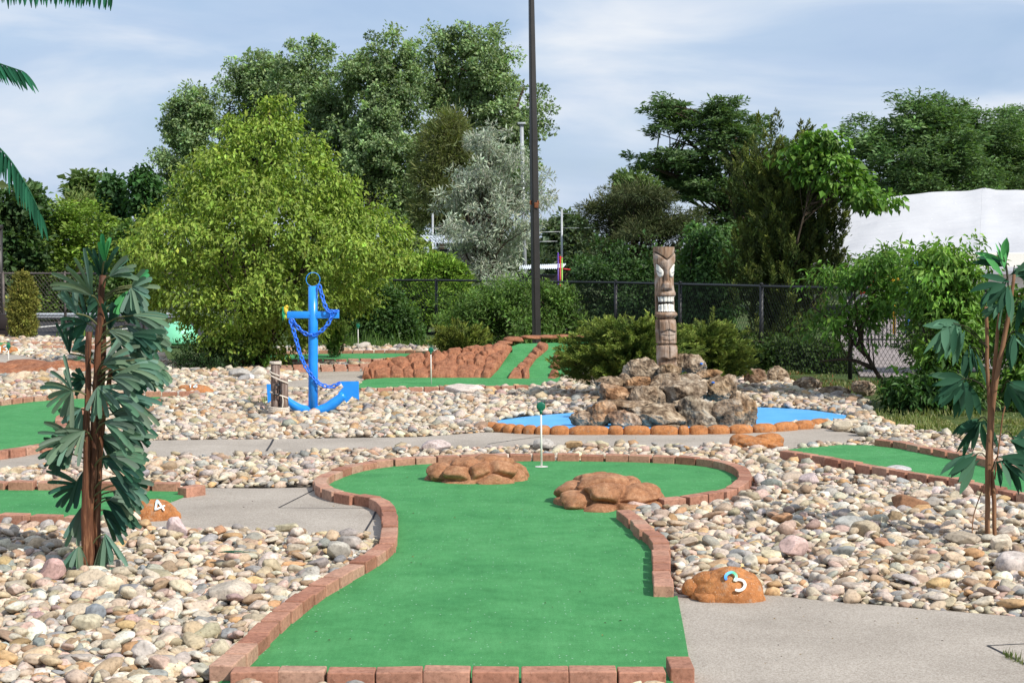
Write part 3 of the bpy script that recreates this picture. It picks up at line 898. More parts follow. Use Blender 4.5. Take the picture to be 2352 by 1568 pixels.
def carved_bank(name, curveA, curveB, seeds, y0, kk, na, nb, amp, flip=False):
    """sheet between two pixel curves on the mound slope, carved into stones around the seeds"""
    A_ = catmull(np.array(curveA, float), 4); B_ = catmull(np.array(curveB, float), 4)
    def rs(q, n_): return np.stack([np.interp(np.linspace(0, 1, n_), np.linspace(0, 1, len(q)), q[:, k_]) for k_ in (0, 1)], 1)
    A_, B_ = rs(A_, na), rs(B_, na); tt = np.linspace(0, 1, nb)
    px = A_[:, None] + (B_ - A_)[:, None] * tt[None, :, None]
    sd = np.array([(mz[0] + a * .25, mz[1] + b * .25, c * .25, d * .25) for a, b, c, d in seeds])
    sd[:, 2:] *= np.random.default_rng(14).uniform(.6, 1.75, (len(sd), 1)) if len(sd) > 12 else 1.
    q = px.reshape(-1, 2); w = np.concatenate([q * .09, 0 * q[:, :1]], 1); q = q + .8 * np.stack([fbm(w, 3, 4), fbm(w + 31, 3, 9)], 1)
    d_ = np.sqrt(((q[:, None, 0] - sd[None, :, 0]) / sd[None, :, 2]) ** 2 + ((q[:, None, 1] - sd[None, :, 1]) / sd[None, :, 3]) ** 2)
    near = d_.argmin(1); d_.sort(axis=1); e = np.clip((d_[:, 1] - d_[:, 0]) / .75, 0, 1); e = e * (2 - e)
    hv = np.random.default_rng(5).uniform(.6, 1.3, len(sd))[near]
    U, T_ = np.meshgrid(np.linspace(0, 1, na), tt, indexing='ij'); edge = np.clip(np.minimum(np.minimum(U, 1 - U) * na / 7., np.minimum(T_, 1 - T_) * nb / 7.), 0, 1).ravel() ** .5
    base = np.array([slope_pt(a, b, y0, kk) for a, b in px.reshape(-1, 2)])
    h_ = (amp * (.2 + .8 * e * hv) + .006 * fbm(np.concatenate([q * .25, 0 * q[:, :1]], 1), 3, 3)) * edge - .05 * (1 - edge)
    V = base + h_[:, None] * nrm(np.array([0, -.62, .78]))
    i_, j_ = np.meshgrid(np.arange(na - 1), np.arange(nb - 1), indexing='ij')
    f = np.stack([i_ * nb + j_, i_ * nb + j_ + 1, (i_ + 1) * nb + j_ + 1, (i_ + 1) * nb + j_], -1).reshape(-1, 4)
    V3 = V.reshape(na, nb, 3); m2 = MB(); m2.add(V, f)
    back = V3[:, -1] + [0, .5, -.12]; m2.add(np.concatenate([V3[:, -1], back]), [[k_, na + k_, na + k_ + 1, k_ + 1] for k_ in range(na - 1)])
    return m2.build(name, M['rrock'], rm)


BOT = [(830, 870), (870, 870), (950, 870), (1030, 871), (1090, 872), (1124, 873)]
TOP = [(833, 858), (850, 839), (878, 832), (909, 824), (957, 813), (1009, 808), (1059, 801), (1105, 793), (1150, 788), (1177, 796)]
carved_bank('rock_wall', BOT, TOP, WALL, 24.1, .27, 330, 110, .075)
DL = [mz_ for mz_ in [(759.5 + a * .25, 735 + b * .25) for a, b in [(1618, 552), (1640, 505), (1700, 448), (1748, 405), (1795, 350), (1842, 295), (1888, 240), (1930, 215)]]]
DR = [mz_ for mz_ in [(759.5 + a * .25, 735 + b * .25) for a, b in [(1828, 554), (1830, 500), (1828, 440), (1858, 395), (1892, 348), (1948, 305), (1998, 258), (2000, 225)]]]
carved_bank('lane_divider', DR, DL, DIV, 23.95, .17, 130, 46, .085)
for i, (a, b, c, d) in enumerate(RIDGE + RIGHT):
    p = slope_pt(mz[0] + a * .25, mz[1] + b * .25, 24.1, .17); s = mpp(p[1]); mb = MB()
    lump(mb, p + [0, .06, .02], (c * .25 * s * 1.2, .16, d * .25 * s * 1.3), i * 5 + 9, 4, .12, 0, 4, sq=.15)
    mb.build('rock', M['rrock'], rm)
mb = MB()   # earth core under the rocks
core = [slope_pt(*q, 24.45, .20) for q in [(845, 866), (960, 835), (1060, 815), (1130, 800), (1190, 792), (1320, 790), (1420, 800)]]
V = []
for p in core:
    V += [[p[0], 24.4, -.1], [p[0], p[1], p[2] - .03], [p[0], p[1] + 1.2, p[2] - .06], [p[0], p[1] + 3.2, -.1]]
f = []
for i in range(len(core) - 1):
    for j in range(3): f.append([i * 4 + j, i * 4 + j + 1, i * 4 + j + 5, i * 4 + j + 4])
mb.add(V, f); mb.build('earth_bank', M['ground'], rm)

# fake rock ridge at far left behind the palm
FL = [(-40, 858, 50, 15), (30, 862, 45, 13), (95, 858, 60, 20), (70, 845, 60, 15), (170, 860, 60, 18), (240, 856, 55, 18), (160, 846, 60, 14), (290, 858, 40, 13), (10, 848, 40, 12)]
fake_rock('low orange brown ridge of artificial rock behind the fan palm stems', FL, 25.6, .2, 'rrock', kk=4)
fake_rock('small orange artificial rock on the far gravel behind the anchor', [(908, 832, 20, 8), (895, 830, 12, 7), (925, 833, 14, 6)], 27.9, .3, 'mrock')
fake_rock('broad orange artificial rock at the path end below the pond border', [(1735, 1022, 40, 14), (1715, 1014, 32, 14), (1765, 1016, 34, 15), (1700, 1025, 22, 8), (1778, 1026, 20, 9)], 14.85, .35, 'mrock')


# ------------------------------------------------------------------ numbered marker rocks
def digit(mb, strokes, w, th, o, ex, ey, nz, cols):
    for si, st in enumerate(strokes):
        q = catmull(np.array([[a, b, 0] for a, b in st], float), .05)[:, :2] if len(st) > 3 else np.array(st, float)
        if len(st) <= 3:
            q = np.concatenate([np.linspace(q[i], q[i + 1], 8, endpoint=False) for i in range(len(q) - 1)] + [q[-1:]])
        tg = nrm(np.gradient(q, axis=0)); nn = np.stack([-tg[:, 1], tg[:, 0]], 1)
        # rounded ends
        ends = np.ones(len(q)); ends[0] = ends[-1] = .55
        Lf = q + nn * (w / 2 * ends)[:, None]; Rt = q - nn * (w / 2 * ends)[:, None]
        def W(p, h): return o + p[:, :1] * ex + p[:, 1:] * ey + nz * h
        th_ = th; h = th_ + si * .0012
        a, b, c, d = W(Lf, h), W(Rt, h), W(Lf, -th), W(Rt, -th); k = len(q)
        V = np.concatenate([a, b, c, d]); f = []
        for i in range(k - 1):
            f += [[i, k + i, k + i + 1, i + 1], [2 * k + i, i, i + 1, 2 * k + i + 1], [k + i, 3 * k + i, 3 * k + i + 1, k + i + 1]]
        f += [[0, 2 * k, 3 * k, k], [k - 1, 2 * k - 1, 4 * k - 1, 3 * k - 1]]
        tt = np.linspace(0, 1, k)
        cc = np.stack([np.interp(tt, cols[0], [c_[j] for c_ in cols[1]]) for j in range(3)], 1)
        mb.add(V, f, np.tile(cc, (4, 1)))


t = NT('number_paint'); M['number'] = t.pbr(t.attr(), .5, None, .35)
D3 = [[(.06, .80), (.16, .95), (.36, 1.), (.56, .92), (.60, .74), (.50, .60), (.34, .54), (.52, .48), (.64, .30), (.58, .10), (.38, 0), (.16, .04), (.02, .18)]]
D4 = [[(.50, 1.), (.02, .34), (.74, .34)], [(.50, 1.), (.50, 0)]]
D1 = [[(.12, .82), (.36, 1.), (.36, 0)]]
D6 = [[(.58, .95), (.32, .80), (.12, .50), (.08, .22), (.24, .02), (.46, .02), (.62, .20), (.54, .40), (.32, .46), (.14, .34)]]
BGW = ([0, .16, .3, .42, .5, 1], [(.03, .22, .75), (.15, .50, .85), (.10, .55, .25), (.45, .75, .60), (.80, .78, .70), (.80, .76, .66)])
WHT = ([0, .2, .5, 1], [(.30, .62, .80), (.62, .82, .85), (.75, .78, .74), (.80, .78, .72)])


def marker(label, main, lobes, num, npx, size, rotdeg, cols, seed):
    """main: px,py centre, rx,ry px, base distance; ellipsoid standing on the ground"""
    px, py, rx, rz, Yc, ryf = main
    s = mpp(Yc); c = np.array([P(px, py, Yc)[0], Yc, 0.]); r = np.array([rx * s, rx * s * ryf, rz * s])
    mb = MB(); v, f = ico(5); v = v.copy()
    hd = (P(*npx, Yc) - c); hd = nrm(np.array([hd[0] / r[0], -.75, hd[2] / r[2]]))
    mk_ = np.clip((1 - v @ hd) / .22, 0, 1) ** 1.5
    v *= (1 + mk_ * (.10 * fbm(v * 1.6 + seed, 3, seed) + .02 * fbm(v * 7 + seed, 3, seed + 1)))[:, None]
    mb.add(v * r + c, f)
    for i, (a, b, p_, q_, dy) in enumerate(lobes):
        cc = P(a, b, Yc - dy); lump(mb, cc, (p_ * s, p_ * s * .8, q_ * s), seed + i, 4, .08, 0, 2)
    root = mb.build('marker_rock', M['mrock'], origin=c)
    tag(root, label, 'marker rock', 'orange numbered marker rocks')
    # number on the surface : ray / ellipsoid
    d = ray(*npx); o = np.array([0, 0, CH]) - c
    A = ((d / r) ** 2).sum(); B = 2 * (o * d / r ** 2).sum(); C_ = ((o / r) ** 2).sum() - 1
    tq = (-B - math.sqrt(max(0, B * B - 4 * A * C_))) / (2 * A); hit = o + d * tq; nz = nrm(hit / r ** 2)
    cr_, sr_ = math.cos(math.radians(rotdeg)), math.sin(math.radians(rotdeg))
    up = np.array([-sr_, 0, cr_]); up = up + np.array([0, .35, 0]) * cr_; ey = nrm(up - nz * (up @ nz)); ex = np.cross(ey, nz)
    H = size * s
    mbn = MB(); off = hit + c + nz * .0085
    wtot = .62 * len(num) + .12 * (len(num) - 1)
    for k, ch in enumerate(num):
        o_ = off - ey * H / 2 + ex * H * (-wtot / 2 + k * .74)
        digit(mbn, {'3': D3, '4': D4, '1': D1, '6': D6}[ch], .13, .003, o_, ex * H, ey * H, nz, cols)
    nb = mbn.build('number', M['number'], root, smooth=False)
    nb['label'] = 'numeral ' + num


marker('orange marker rock with a blue and white number 3 at the near right slab', (1674, 1366, 88, 70, 8.17, .8), [(1592, 1352, 26, 24, .0), (1628, 1372, 38, 22, .07), (1625, 1345, 40, 34, .0)], '3', (1687, 1337), 50, 38, BGW, 3)
marker('orange marker rock with a white number 4 behind the fan palm', (356, 1190, 58, 46, 10.75, .8), [(318, 1178, 22, 26, .02)], '4', (363, 1164), 34, 32, WHT, 9)
marker('flat orange marker rock with a white number 16 on the pale stones', (450, 898, 38, 17, 21.6, .8), [(425, 892, 16, 9, .02)], '16', (443, 888), 15, 6, WHT, 12)
marker('orange marker rock with a white number 13 at the far left edge', (10, 811, 33, 20, 31.0, .6), [(28, 806, 14, 10, .02)], '13', (6, 802), 15, 8, WHT, 15)

# ------------------------------------------------------------------ boulders of the tiki island
bo = (1298.5, 784., .6125 * 740 / 2352)
BOULD = [(190, 910, 92, 80, 'small reddish grey boulder standing in the blue pond, farthest left of the pile', (.9, .65, .5)),
         (425, 890, 125, 130, 'ragged orange brown boulder at the left foot of the tiki pile', (1.2, .75, .45)),
         (695, 955, 138, 95, 'squat red brown boulder at the front of the tiki pile', (.95, .6, .45)),
         (1090, 905, 262, 138, 'widest cream and grey boulder in the front row of the tiki pile', (1.05, 1., .9)),
         (1560, 885, 190, 160, 'dark grey green boulder in the front row of the tiki pile', (.6, .65, .65)),
         (1890, 875, 195, 180, 'dark brown boulder at the right front of the tiki pile', (.5, .42, .36)),
         (2090, 840, 135, 210, 'golden brown boulder leaning at the far right of the tiki pile', (.8, .55, .3)),
         (575, 635, 145, 105, 'orange tinged pitted boulder on the left side of the tiki pile', (1.05, .65, .4)),
         (530, 520, 115, 100, 'dark pitted boulder high on the left side of the tiki pile', (.75, .65, .55)),
         (700, 480, 75, 75, 'small dark boulder behind the orange one on the tiki pile', (.6, .55, .5)),
         (870, 510, 105, 98, 'bright orange and cream boulder below the light grey one', (1.35, .85, .5)),
         (930, 655, 118, 120, 'brown grey boulder in the middle of the tiki pile', (.8, .7, .6)),
         (1085, 645, 85, 95, 'narrow grey boulder in the middle of the tiki pile', (.8, .78, .75)),
         (1395, 615, 215, 128, 'big rounded grey boulder in the centre of the tiki pile', (.75, .75, .74)),
         (1240, 495, 155, 85, 'dark flat topped boulder at the feet of the tiki', (.6, .52, .45)),
         (1500, 475, 145, 85, 'grey boulder right of the feet of the tiki', (.85, .84, .82)),
         (940, 350, 158, 125, 'light grey boulder left of the tiki base', (1.1, 1.08, 1.04)),
         (1250, 332, 118, 88, 'round brown boulder directly in front of the tiki base', (.7, .55, .35)),
         (1425, 245, 92, 92, 'rough grey boulder close right of the tiki base', (.85, .8, .72)),
         (1545, 290, 105, 98, 'pale rough boulder with a blue paint fleck, right of the tiki base', (.95, .88, .78)),
         (1710, 410, 98, 52, 'low orange boulder behind the right shoulder of the pile', (1.2, .8, .45)),
         (1840, 560, 135, 112, 'cream boulder with a blue paint streak on the right of the pile', (1.25, 1.1, .85)),
         (1665, 570, 85, 105, 'brown boulder between the grey and the cream one', (.8, .68, .55)),
         (1950, 510, 85, 95, 'grey brown boulder at the back right of the pile', (.75, .65, .58)),
         (720, 765, 225, 62, 'flat brown slab bridging the left front boulders', (.8, .65, .5)),
         (1490, 790, 170, 66, 'flat cream slab bedded above the grey green boulder', (1.1, 1., .85)),
         (1640, 1030, 110, 25, 'thin flat stone under the grey green boulder', (.8, .78, .7)),
         (1270, 1030, 130, 30, 'thin flat stone under the widest boulder', (.7, .68, .6))]
BO_W = []
for i, (a, b, rx, rz, lb, tint) in enumerate(BOULD):
    px, py = bo[0] + a * bo[2], bo[1] + b * bo[2]
    bot = min(py + rz * bo[2], 986)
    k = .42
    p = slope_pt(px, min(py + .25 * rz * bo[2], 990), 16.75, k)
    
    if 'directly in front of the tiki' in lb: p[1] = 17.78
    s = mpp(p[1]); p = P(px, py, p[1] + .09)
    mb = MB()
    v, f = ico(5); v = v.copy()
    for _ in range(9):
        n_ = nrm(np.random.default_rng(i * 11 + _).normal(size=3)); e = v @ n_ - .68; v -= np.where(e > 0, e, 0)[:, None] * n_ * .9
    q = v * 1.5 + i * 5.1
    rid = 1 - np.abs(fbm(v * 3.1 + i * 2.7, 4, i + 40))
    v *= (1 + .17 * fbm(q, 4, i) + .11 * (rid - .6) + .03 * fbm(v * 13 + i, 2, i + 2))[:, None]
    r = np.array([rx * 1.1 * bo[2] * s, max(rx * .85, rz * .7) * bo[2] * s * .8, rz * bo[2] * s]) * (1.05 if 'directly in front of the tiki' in lb else 1.42)
    mb.add(v * r + p, f, np.clip(np.array(tint) * (.85 + .3 * fbm(v * 2.5, 3, i)[:, None]), .1, 1.6))
    if 'blue paint' in lb:
        pass
    o = mb.build('boulder', M['lime'], origin=p)
    tag(o, lb, 'boulder', 'weathered boulders of the tiki island')
    BO_W.append((p, r))
    if 'blue paint' in lb:
        fx, fy = (1620, 265) if 'fleck' in lb else (1760, 490)
        c = P(bo[0] + fx * bo[2], bo[1] + fy * bo[2], p[1] - r[1] * .72); m2 = MB(); lump(m2, c, (.02, .03, .012), i, 2, .2)
        m2.build('paint_fleck', M['bluetoy'], o)
# mortar core so no gap shows through the pile
mb = MB(); lump(mb, P(1505, 925, 17.75), (.62, .34, .26), 77, 5, .22, 0, 6, freq=2.2)
tag(mb.build('rock_core', M['lime'], origin=P(1500, 990, 17.6)), 'grey mortar core filling the middle of the tiki boulder pile', 'mortar core')

# pond border of rounded orange lobes
ex_ = [1116, 1140, 1160, 1184, 1204, 1231, 1264, 1308, 1399, 1432, 1494, 1559, 1584, 1626, 1677, 1729, 1781, 1830, 1868, 1898]
ey_ = [986, 988, 991, 993, 994, 995, 996, 996, 996, 996, 996, 996, 996, 995, 994, 992, 989, 985, 981, 977]
pb = thing('pond_border', 'curved border of rounded orange stone lobes along the front of the blue pond', 'pond border', G(1500, 996, 0))
for i in range(len(ex_) - 1):
    a, b = G(ex_[i], ey_[i] + 3), G(ex_[i + 1], ey_[i + 1] + 3)
    c = (a + b) / 2; L = np.linalg.norm(b - a); mb = MB()
    v, f = ico(4); v = np.sign(v) * np.abs(v) ** .72
    v = v * (1 + .05 * fbm(v * 1.5 + i * 3, 3, i))[:, None]
    ang = math.atan2(b[1] - a[1], b[0] - a[0])
    mb.add((v * [L * .515, .075, .066]) @ rotz(ang).T + c + [0, .06, .026], f)
    mb.build('border_stone', M['mrock'], pb)

# isolated stones worth naming (px, py centre, rx px, rz px, kind, colour, label)
for i, (px, py, rx, rz, kd, col, lb) in enumerate(ROCKS):
    g = G(px, py + rz * .72); s = mpp(g[1]); mb = MB()
    c = np.array([P(px, py, g[1])[0], g[1] + rx * s * .3, rz * s * .72 + .012])
    if kd == 's':
        v, f = ico(4); v = v.copy(); rr = np.random.default_rng(i + 500)
        v *= (1 + .14 * fbm(v * 1.2 + i * 3.1, 3, i))[:, None]
        for _ in range(7 if ('angular' in lb or 'flat' in lb or 'block' in lb or 'slab' in lb or 'split' in lb) else 3):
            n_ = nrm(rr.normal(size=3)); e = v @ n_ - rr.uniform(.5, .75); v -= np.where(e > 0, e, 0)[:, None] * n_ * .93
        v *= (1 + .025 * fbm(v * 6, 3, i))[:, None]
        mb.add(v * [rx * s * 1.12, rx * s * .8, rz * s * 1.15] + c, f, np.array(col) * (1 + .15 * fbm(v * 2.2, 3, i)[:, None]))
        o = mb.build('river_stone', M['stone'], origin=c)
    else:
        v, f = ico(5); v = v.copy()
        v *= (1 + .16 * fbm(v * 1.5 + i, 4, i) + .12 * (.5 - np.abs(fbm(v * 4 + i, 3, i))))[:, None]
        mb.add(v * [rx * s * 1.1, rx * s * .8, rz * s * 1.1] + c, f, np.array(col) * np.ones((len(v), 1)))
        o = mb.build('boulder', M['lime'], origin=c)
    tag(o, lb, 'stone' if kd == 's' else 'boulder', 'named odd stones of the beds')

# ------------------------------------------------------------------ ANCHOR
YA = 18.45; za = .6125 / (1098 / 420.); ao = (980 * .6125, 1000 * .6125); sA = mpp(YA)


def A(zx, zy, dy=0.): return P(ao[0] + zx * za, ao[1] + zy * za, YA + dy)


u_ = za * sA
an = thing('anchor', 'tall bright blue anchor sculpture standing in the gravel with a blue chain draped on it', 'anchor', G(718, 950))
mb = MB(); tube(mb, [A(508, 1425), A(508, 1000), A(507.5, 600), A(507, 193)], 47 * u_, 28)
mb.build('shaft', M['blue'], an)
mb = MB(); torus(mb, A(507, 125), [1, .25, 0], [0, 0, 1], 68 * u_, 68 * u_, 3.4 * u_, 40, 8); mb.build('ring', M['blue'], an)
mb = MB(); box(mb, A(509, 471), (505 * u_, .085, 68 * u_), .004)
for bx in (478, 542): box(mb, A(bx, 470) - [0, .045, 0], (.012, .008, .012), .003)
mb.build('crossbar', M['blue'], an)
mb = MB()
arc = catmull(np.array([A(*q) for q in [(205, 1235), (245, 1290), (300, 1345), (380, 1390), (460, 1408), (510, 1411), (570, 1407), (650, 1378), (725, 1325), (775, 1285), (812, 1250)]]), .03)
kk = len(arc); rad = np.interp(np.linspace(0, 1, kk), [0, .2, .5, .8, 1], [14, 42, 48, 52, 40]) * u_
tube(mb, arc, rad, 24); mb.build('arms', M['blue'], an)
for pts in ([(774, 1124), (955, 1122), (958, 1304), (893, 1268), (838, 1330), (752, 1240), (806, 1176)], [(236, 1150), (53, 1150), (66, 1335), (125, 1290), (210, 1200)]):
    mb = MB(); q = np.array([A(*p_) for p_ in pts]); n_ = len(q); d_ = np.array([0, .018, 0])
    V = np.concatenate([q - d_, q + d_]); f = [list(range(n_)), list(range(n_, 2 * n_))[::-1]] + [[i, i + n_, (i + 1) % n_ + n_, (i + 1) % n_] for i in range(n_)]
    mb.add(V, f); mb.build('fluke', M['blue'], an, smooth=False)
CHAINS = [[(566, 178), (582, 235), (600, 300), (618, 365), (640, 415), (668, 445), (705, 440), (755, 432)],
          [(700, 450), (690, 490), (662, 545), (625, 595), (575, 640), (520, 668), (460, 668), (400, 635), (350, 585), (318, 540), (290, 512)],
          [(283, 520), (300, 575), (320, 640), (338, 705), (358, 775), (375, 840), (400, 905), (432, 975), (470, 1035), (510, 1085), (555, 1135), (610, 1165), (680, 1178), (725, 1163), (772, 1135)]]
for i, ch in enumerate(CHAINS):
    q = catmull(np.array([A(*p_, -.075 if not (i == 0 and k_ < 3) else -.06) for k_, p_ in enumerate(ch)]), 46 * u_); mb = MB()
    for j in range(len(q) - 1):
        c = (q[j] + q[j + 1]) / 2; d_ = nrm(q[j + 1] - q[j])
        side = np.cross(d_, [0, 1, 0]) if j % 2 == 0 else nrm(np.array([0, 1, 0]) * .8 + np.cross(d_, [0, 1, 0]) * .6)
        torus(mb, c, d_, side, 27 * u_, 15 * u_, 8.2 * u_, 14, 6)
    mb.build('chain', M['chain'], an)
# parrot on the crossbar end
mb = MB(); BG, BY, BO = (.04, .34, .16), (.70, .52, .06), (.62, .25, .03)
v, f = ico(3)
def blob(c, r, col, tilt=0.):
    c_, s_ = math.cos(tilt), math.sin(tilt); mb.add((v * r) @ np.array([[c_, 0, s_], [0, 1, 0], [-s_, 0, c_]]) + c, f, col)
yy = -.02
blob(A(240, 430, yy), (.026, .028, .05), BY, .25); blob(A(248, 393, yy), (.02, .022, .022), BY)
blob(A(226, 440, yy + .01), (.02, .03, .058), BG, .3); blob(A(258, 396, yy - .012), (.008, .008, .011), BO)
for k, (x0, y0, x1, y1, col) in enumerate([(222, 455, 208, 530, BG), (232, 470, 228, 530, (.25, .5, .12)), (250, 470, 278, 535, BY), (215, 430, 203, 490, BG), (240, 480, 250, 520, BY)]):
    tube(mb, [A(x0, y0, yy), A((x0 + x1) / 2, (y0 + y1) / 2, yy - .01), A(x1, y1, yy)], [.012, .010, .003], 6, col)
o = mb.build('parrot', leafmat('parrot_plush', .05, .8, .1, (1, 1, 1)), origin=A(245, 440)); tag(o, 'small yellow and green toy parrot perched on the left end of the anchor crossbar', 'toy parrot')

# ------------------------------------------------------------------ mooring posts
YP = 18.2
def Q(zx, zy, dy=0.): return P(ao[0] + zx * za, ao[1] + zy * za, YP + dy)
up_ = za * mpp(YP)
mp = thing('mooring_posts', 'two short weathered wooden posts bound with rope beside the anchor', 'mooring posts', G(640, 955))
for (x0, x1, top, dy, sd) in ((93, 183, 925, 0, 1), (184, 262, 1093, -.03, 2)):
    mb = MB(); cx_ = (x0 + x1) / 2; r_ = (x1 - x0) / 2 * up_
    q = [Q(cx_ + 4, 1490, dy), Q(cx_ + 2, 1300, dy), Q(cx_, (top + 1300) / 2, dy), Q(cx_ - 1, top + 8, dy), Q(cx_ - 1, top, dy)]
    tube(mb, q, [r_ * 1.05, r_, r_, r_ * .97, r_ * .86], 18)
    mb.build('post', M['post'], mp)
mb = MB()
def wrap(cx_, r, zy0, zy1, turns, dy, n=26, ph=0.):
    th = np.linspace(0, turns * 2 * np.pi, int(n * turns)) + ph
    zy = np.linspace(zy0, zy1, len(th))
    pts = np.array([Q(cx_, b, dy) for b in zy]) + np.stack([np.cos(th) * r, np.sin(th) * r * .9, 0 * th], 1)
    tube(mb, pts, .0095, 6)
wrap(139, 52 * up_, 930, 950, 2.2, 0)
wrap(138, 50 * up_, 950, 1070, 1.0, 0, ph=-.5)
tube(mb, catmull(np.array([Q(92, 1068, -.05), Q(140, 1092, -.075), Q(200, 1118, -.085), Q(262, 1142, -.06)]), .02), .0095, 6)
tube(mb, catmull(np.array([Q(85, 1225, -.05), Q(130, 1245, -.075), Q(200, 1265, -.085), Q(265, 1290, -.06)]), .02), .0095, 6)
tube(mb, catmull(np.array([Q(207, 1270, -.085), Q(212, 1320, -.09), Q(205, 1385, -.09)]), .02), .008, 6)
for k in range(4):
    th = np.linspace(0, 2 * np.pi, 40); pts = np.array([Q(172, 1378 + 14 * k, -.015)] * 40) + np.stack([np.cos(th) * 98 * up_, np.sin(th) * .09, .004 * np.sin(th * 2)], 1)
    tube(mb, pts, .0095, 6)
mb.build('rope', M['rope'], mp)
mb = MB()
tube(mb, [Q(168, 1135, -.09), Q(160, 1180, -.09), Q(158, 1240, -.09)], .008, 6); torus(mb, Q(168, 1128, -.09), [1, 0, 0], [0, 0, 1], .012, .012, .004, 14, 5)
tube(mb, catmull(np.array([Q(122, 1215, -.09), Q(130, 1245, -.09), Q(158, 1258, -.092), Q(182, 1242, -.09), Q(188, 1208, -.09)]), .01), .010, 7); tube(mb, [Q(135, 1160, -.088), Q(188, 1158, -.088)], .007, 6)
mb.build('anchor_ornament', M['black_metal'], mp)

# ------------------------------------------------------------------ TIKI
YT = 18.2; ts = .6125 * 200 / 581.; to = (2400 * .6125, 900 * .6125); uT = ts * mpp(YT)


def build_tiki():
    NA, NZ = 220, 420
    zy = np.linspace(74, 1455, NZ)                     # zoom rows
    cx = np.interp(zy, [74, 300, 600, 1000, 1440], [258, 262, 268, 282, 296])
    hw = np.interp(zy, [74, 120, 250, 300, 520, 600, 760, 820, 856, 870, 1000, 1120, 1135, 1150, 1290, 1330, 1440], [117, 117, 115, 106, 104, 106, 108, 111, 98, 110, 114, 112, 104, 112, 112, 108, 108])
    th = np.linspace(0, 2 * np.pi, NA, endpoint=False)   # th=0 : carved front (-Y), turned a little to viewer's right
    Z, T = np.meshgrid(zy, th, indexing='ij')
    front = np.clip(np.cos(T), 0, 1)
    X = np.sin(T) * hw[:, None]                         # sideways offset from the carved centre line, zoom units
    D = np.zeros_like(Z)                                # + outward, zoom units
    def g(a, w): return np.exp(-(a / w) ** 2)
    def st(a, w): return 1 / (1 + np.exp(-a / w))
    aX = np.abs(X); msk = st(front - .12, .04)
    dark = np.ones_like(Z)  # colour factor: shade of the carved recesses and mouth painted into the wood
    # V groove over the brow and the brow ridge below it
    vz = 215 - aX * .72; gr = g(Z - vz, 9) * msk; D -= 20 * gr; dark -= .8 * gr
    D += 8 * st(Z - vz - 8, 6) * (1 - st(Z - (335 - aX * .78), 9)) * msk
    # eye sockets under the brow
    soc = st(Z - (338 - aX * .78), 7) * (1 - st(Z - 470, 20)) * st(aX - 30, 6) * msk; D -= 15 * soc
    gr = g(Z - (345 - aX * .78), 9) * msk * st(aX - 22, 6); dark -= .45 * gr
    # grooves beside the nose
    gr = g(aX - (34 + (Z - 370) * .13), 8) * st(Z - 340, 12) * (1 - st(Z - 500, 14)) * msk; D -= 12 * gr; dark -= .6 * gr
    # nose
    D += 24 * g(X, 22) * st(Z - 300, 25) * (1 - st(Z - 470, 15)) * msk
    D += 46 * np.exp(-(X / 50) ** 4 - ((Z - 500) / 42) ** 4) * msk
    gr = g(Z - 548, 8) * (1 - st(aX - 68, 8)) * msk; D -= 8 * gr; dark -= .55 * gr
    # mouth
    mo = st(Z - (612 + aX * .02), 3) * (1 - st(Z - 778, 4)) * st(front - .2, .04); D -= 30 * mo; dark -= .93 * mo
    D += 14 * g(Z - 585, 28) * msk
    D += 20 * g(Z - 808, 30) * msk
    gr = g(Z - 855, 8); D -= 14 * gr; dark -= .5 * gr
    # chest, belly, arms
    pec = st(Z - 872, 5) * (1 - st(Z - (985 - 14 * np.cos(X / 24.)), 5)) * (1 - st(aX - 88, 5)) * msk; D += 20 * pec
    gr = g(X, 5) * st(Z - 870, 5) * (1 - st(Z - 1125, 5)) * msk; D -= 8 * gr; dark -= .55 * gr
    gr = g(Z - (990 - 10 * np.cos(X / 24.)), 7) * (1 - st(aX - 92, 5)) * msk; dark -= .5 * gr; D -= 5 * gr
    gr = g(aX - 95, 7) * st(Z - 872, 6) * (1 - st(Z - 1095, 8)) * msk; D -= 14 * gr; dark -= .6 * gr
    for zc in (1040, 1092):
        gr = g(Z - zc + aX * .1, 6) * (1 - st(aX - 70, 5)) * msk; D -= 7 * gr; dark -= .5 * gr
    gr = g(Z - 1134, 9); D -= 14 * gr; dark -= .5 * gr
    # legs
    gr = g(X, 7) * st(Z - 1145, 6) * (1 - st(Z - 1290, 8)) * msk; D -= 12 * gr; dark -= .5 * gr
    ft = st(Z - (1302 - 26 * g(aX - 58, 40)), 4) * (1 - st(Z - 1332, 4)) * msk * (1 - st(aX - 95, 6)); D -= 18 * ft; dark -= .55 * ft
    D += 8 * st(Z - 1150, 6) * (1 - st(Z - 1296, 6)) * msk
    D += 2.5 * fbm(np.stack([np.cos(T) * 6, np.sin(T) * 6, Z / 160], -1), 4, 8)
    Rr = (hw[:, None] + D) * uT
    yaw = math.radians(11)
    cz = np.array([P(to[0] + a * ts, to[1] + b * ts, YT) for a, b in zip(cx, zy)])
    V = np.stack([cz[:, None, 0] + Rr * np.sin(T + yaw), cz[:, None, 1] - Rr * np.cos(T + yaw), np.broadcast_to(cz[:, None, 2], Rr.shape)], -1)
    i, j = np.meshgrid(np.arange(NZ - 1), np.arange(NA), indexing='ij')
    f = np.stack([i * NA + j, (i + 1) * NA + j, (i + 1) * NA + (j + 1) % NA, i * NA + (j + 1) % NA], -1).reshape(-1, 4)
    mb = MB()
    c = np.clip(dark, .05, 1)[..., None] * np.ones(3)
    top = V[0].mean(0) + [0, 0, .004]
    VV = np.concatenate([V.reshape(-1, 3), top[None]]); cc = np.concatenate([c.reshape(-1, 3), [[.8, .75, .7]]])
    mb.add(VV, list(map(list, f)) + [[NZ * NA, (k + 1) % NA, k] for k in range(NA)][::1], cc)
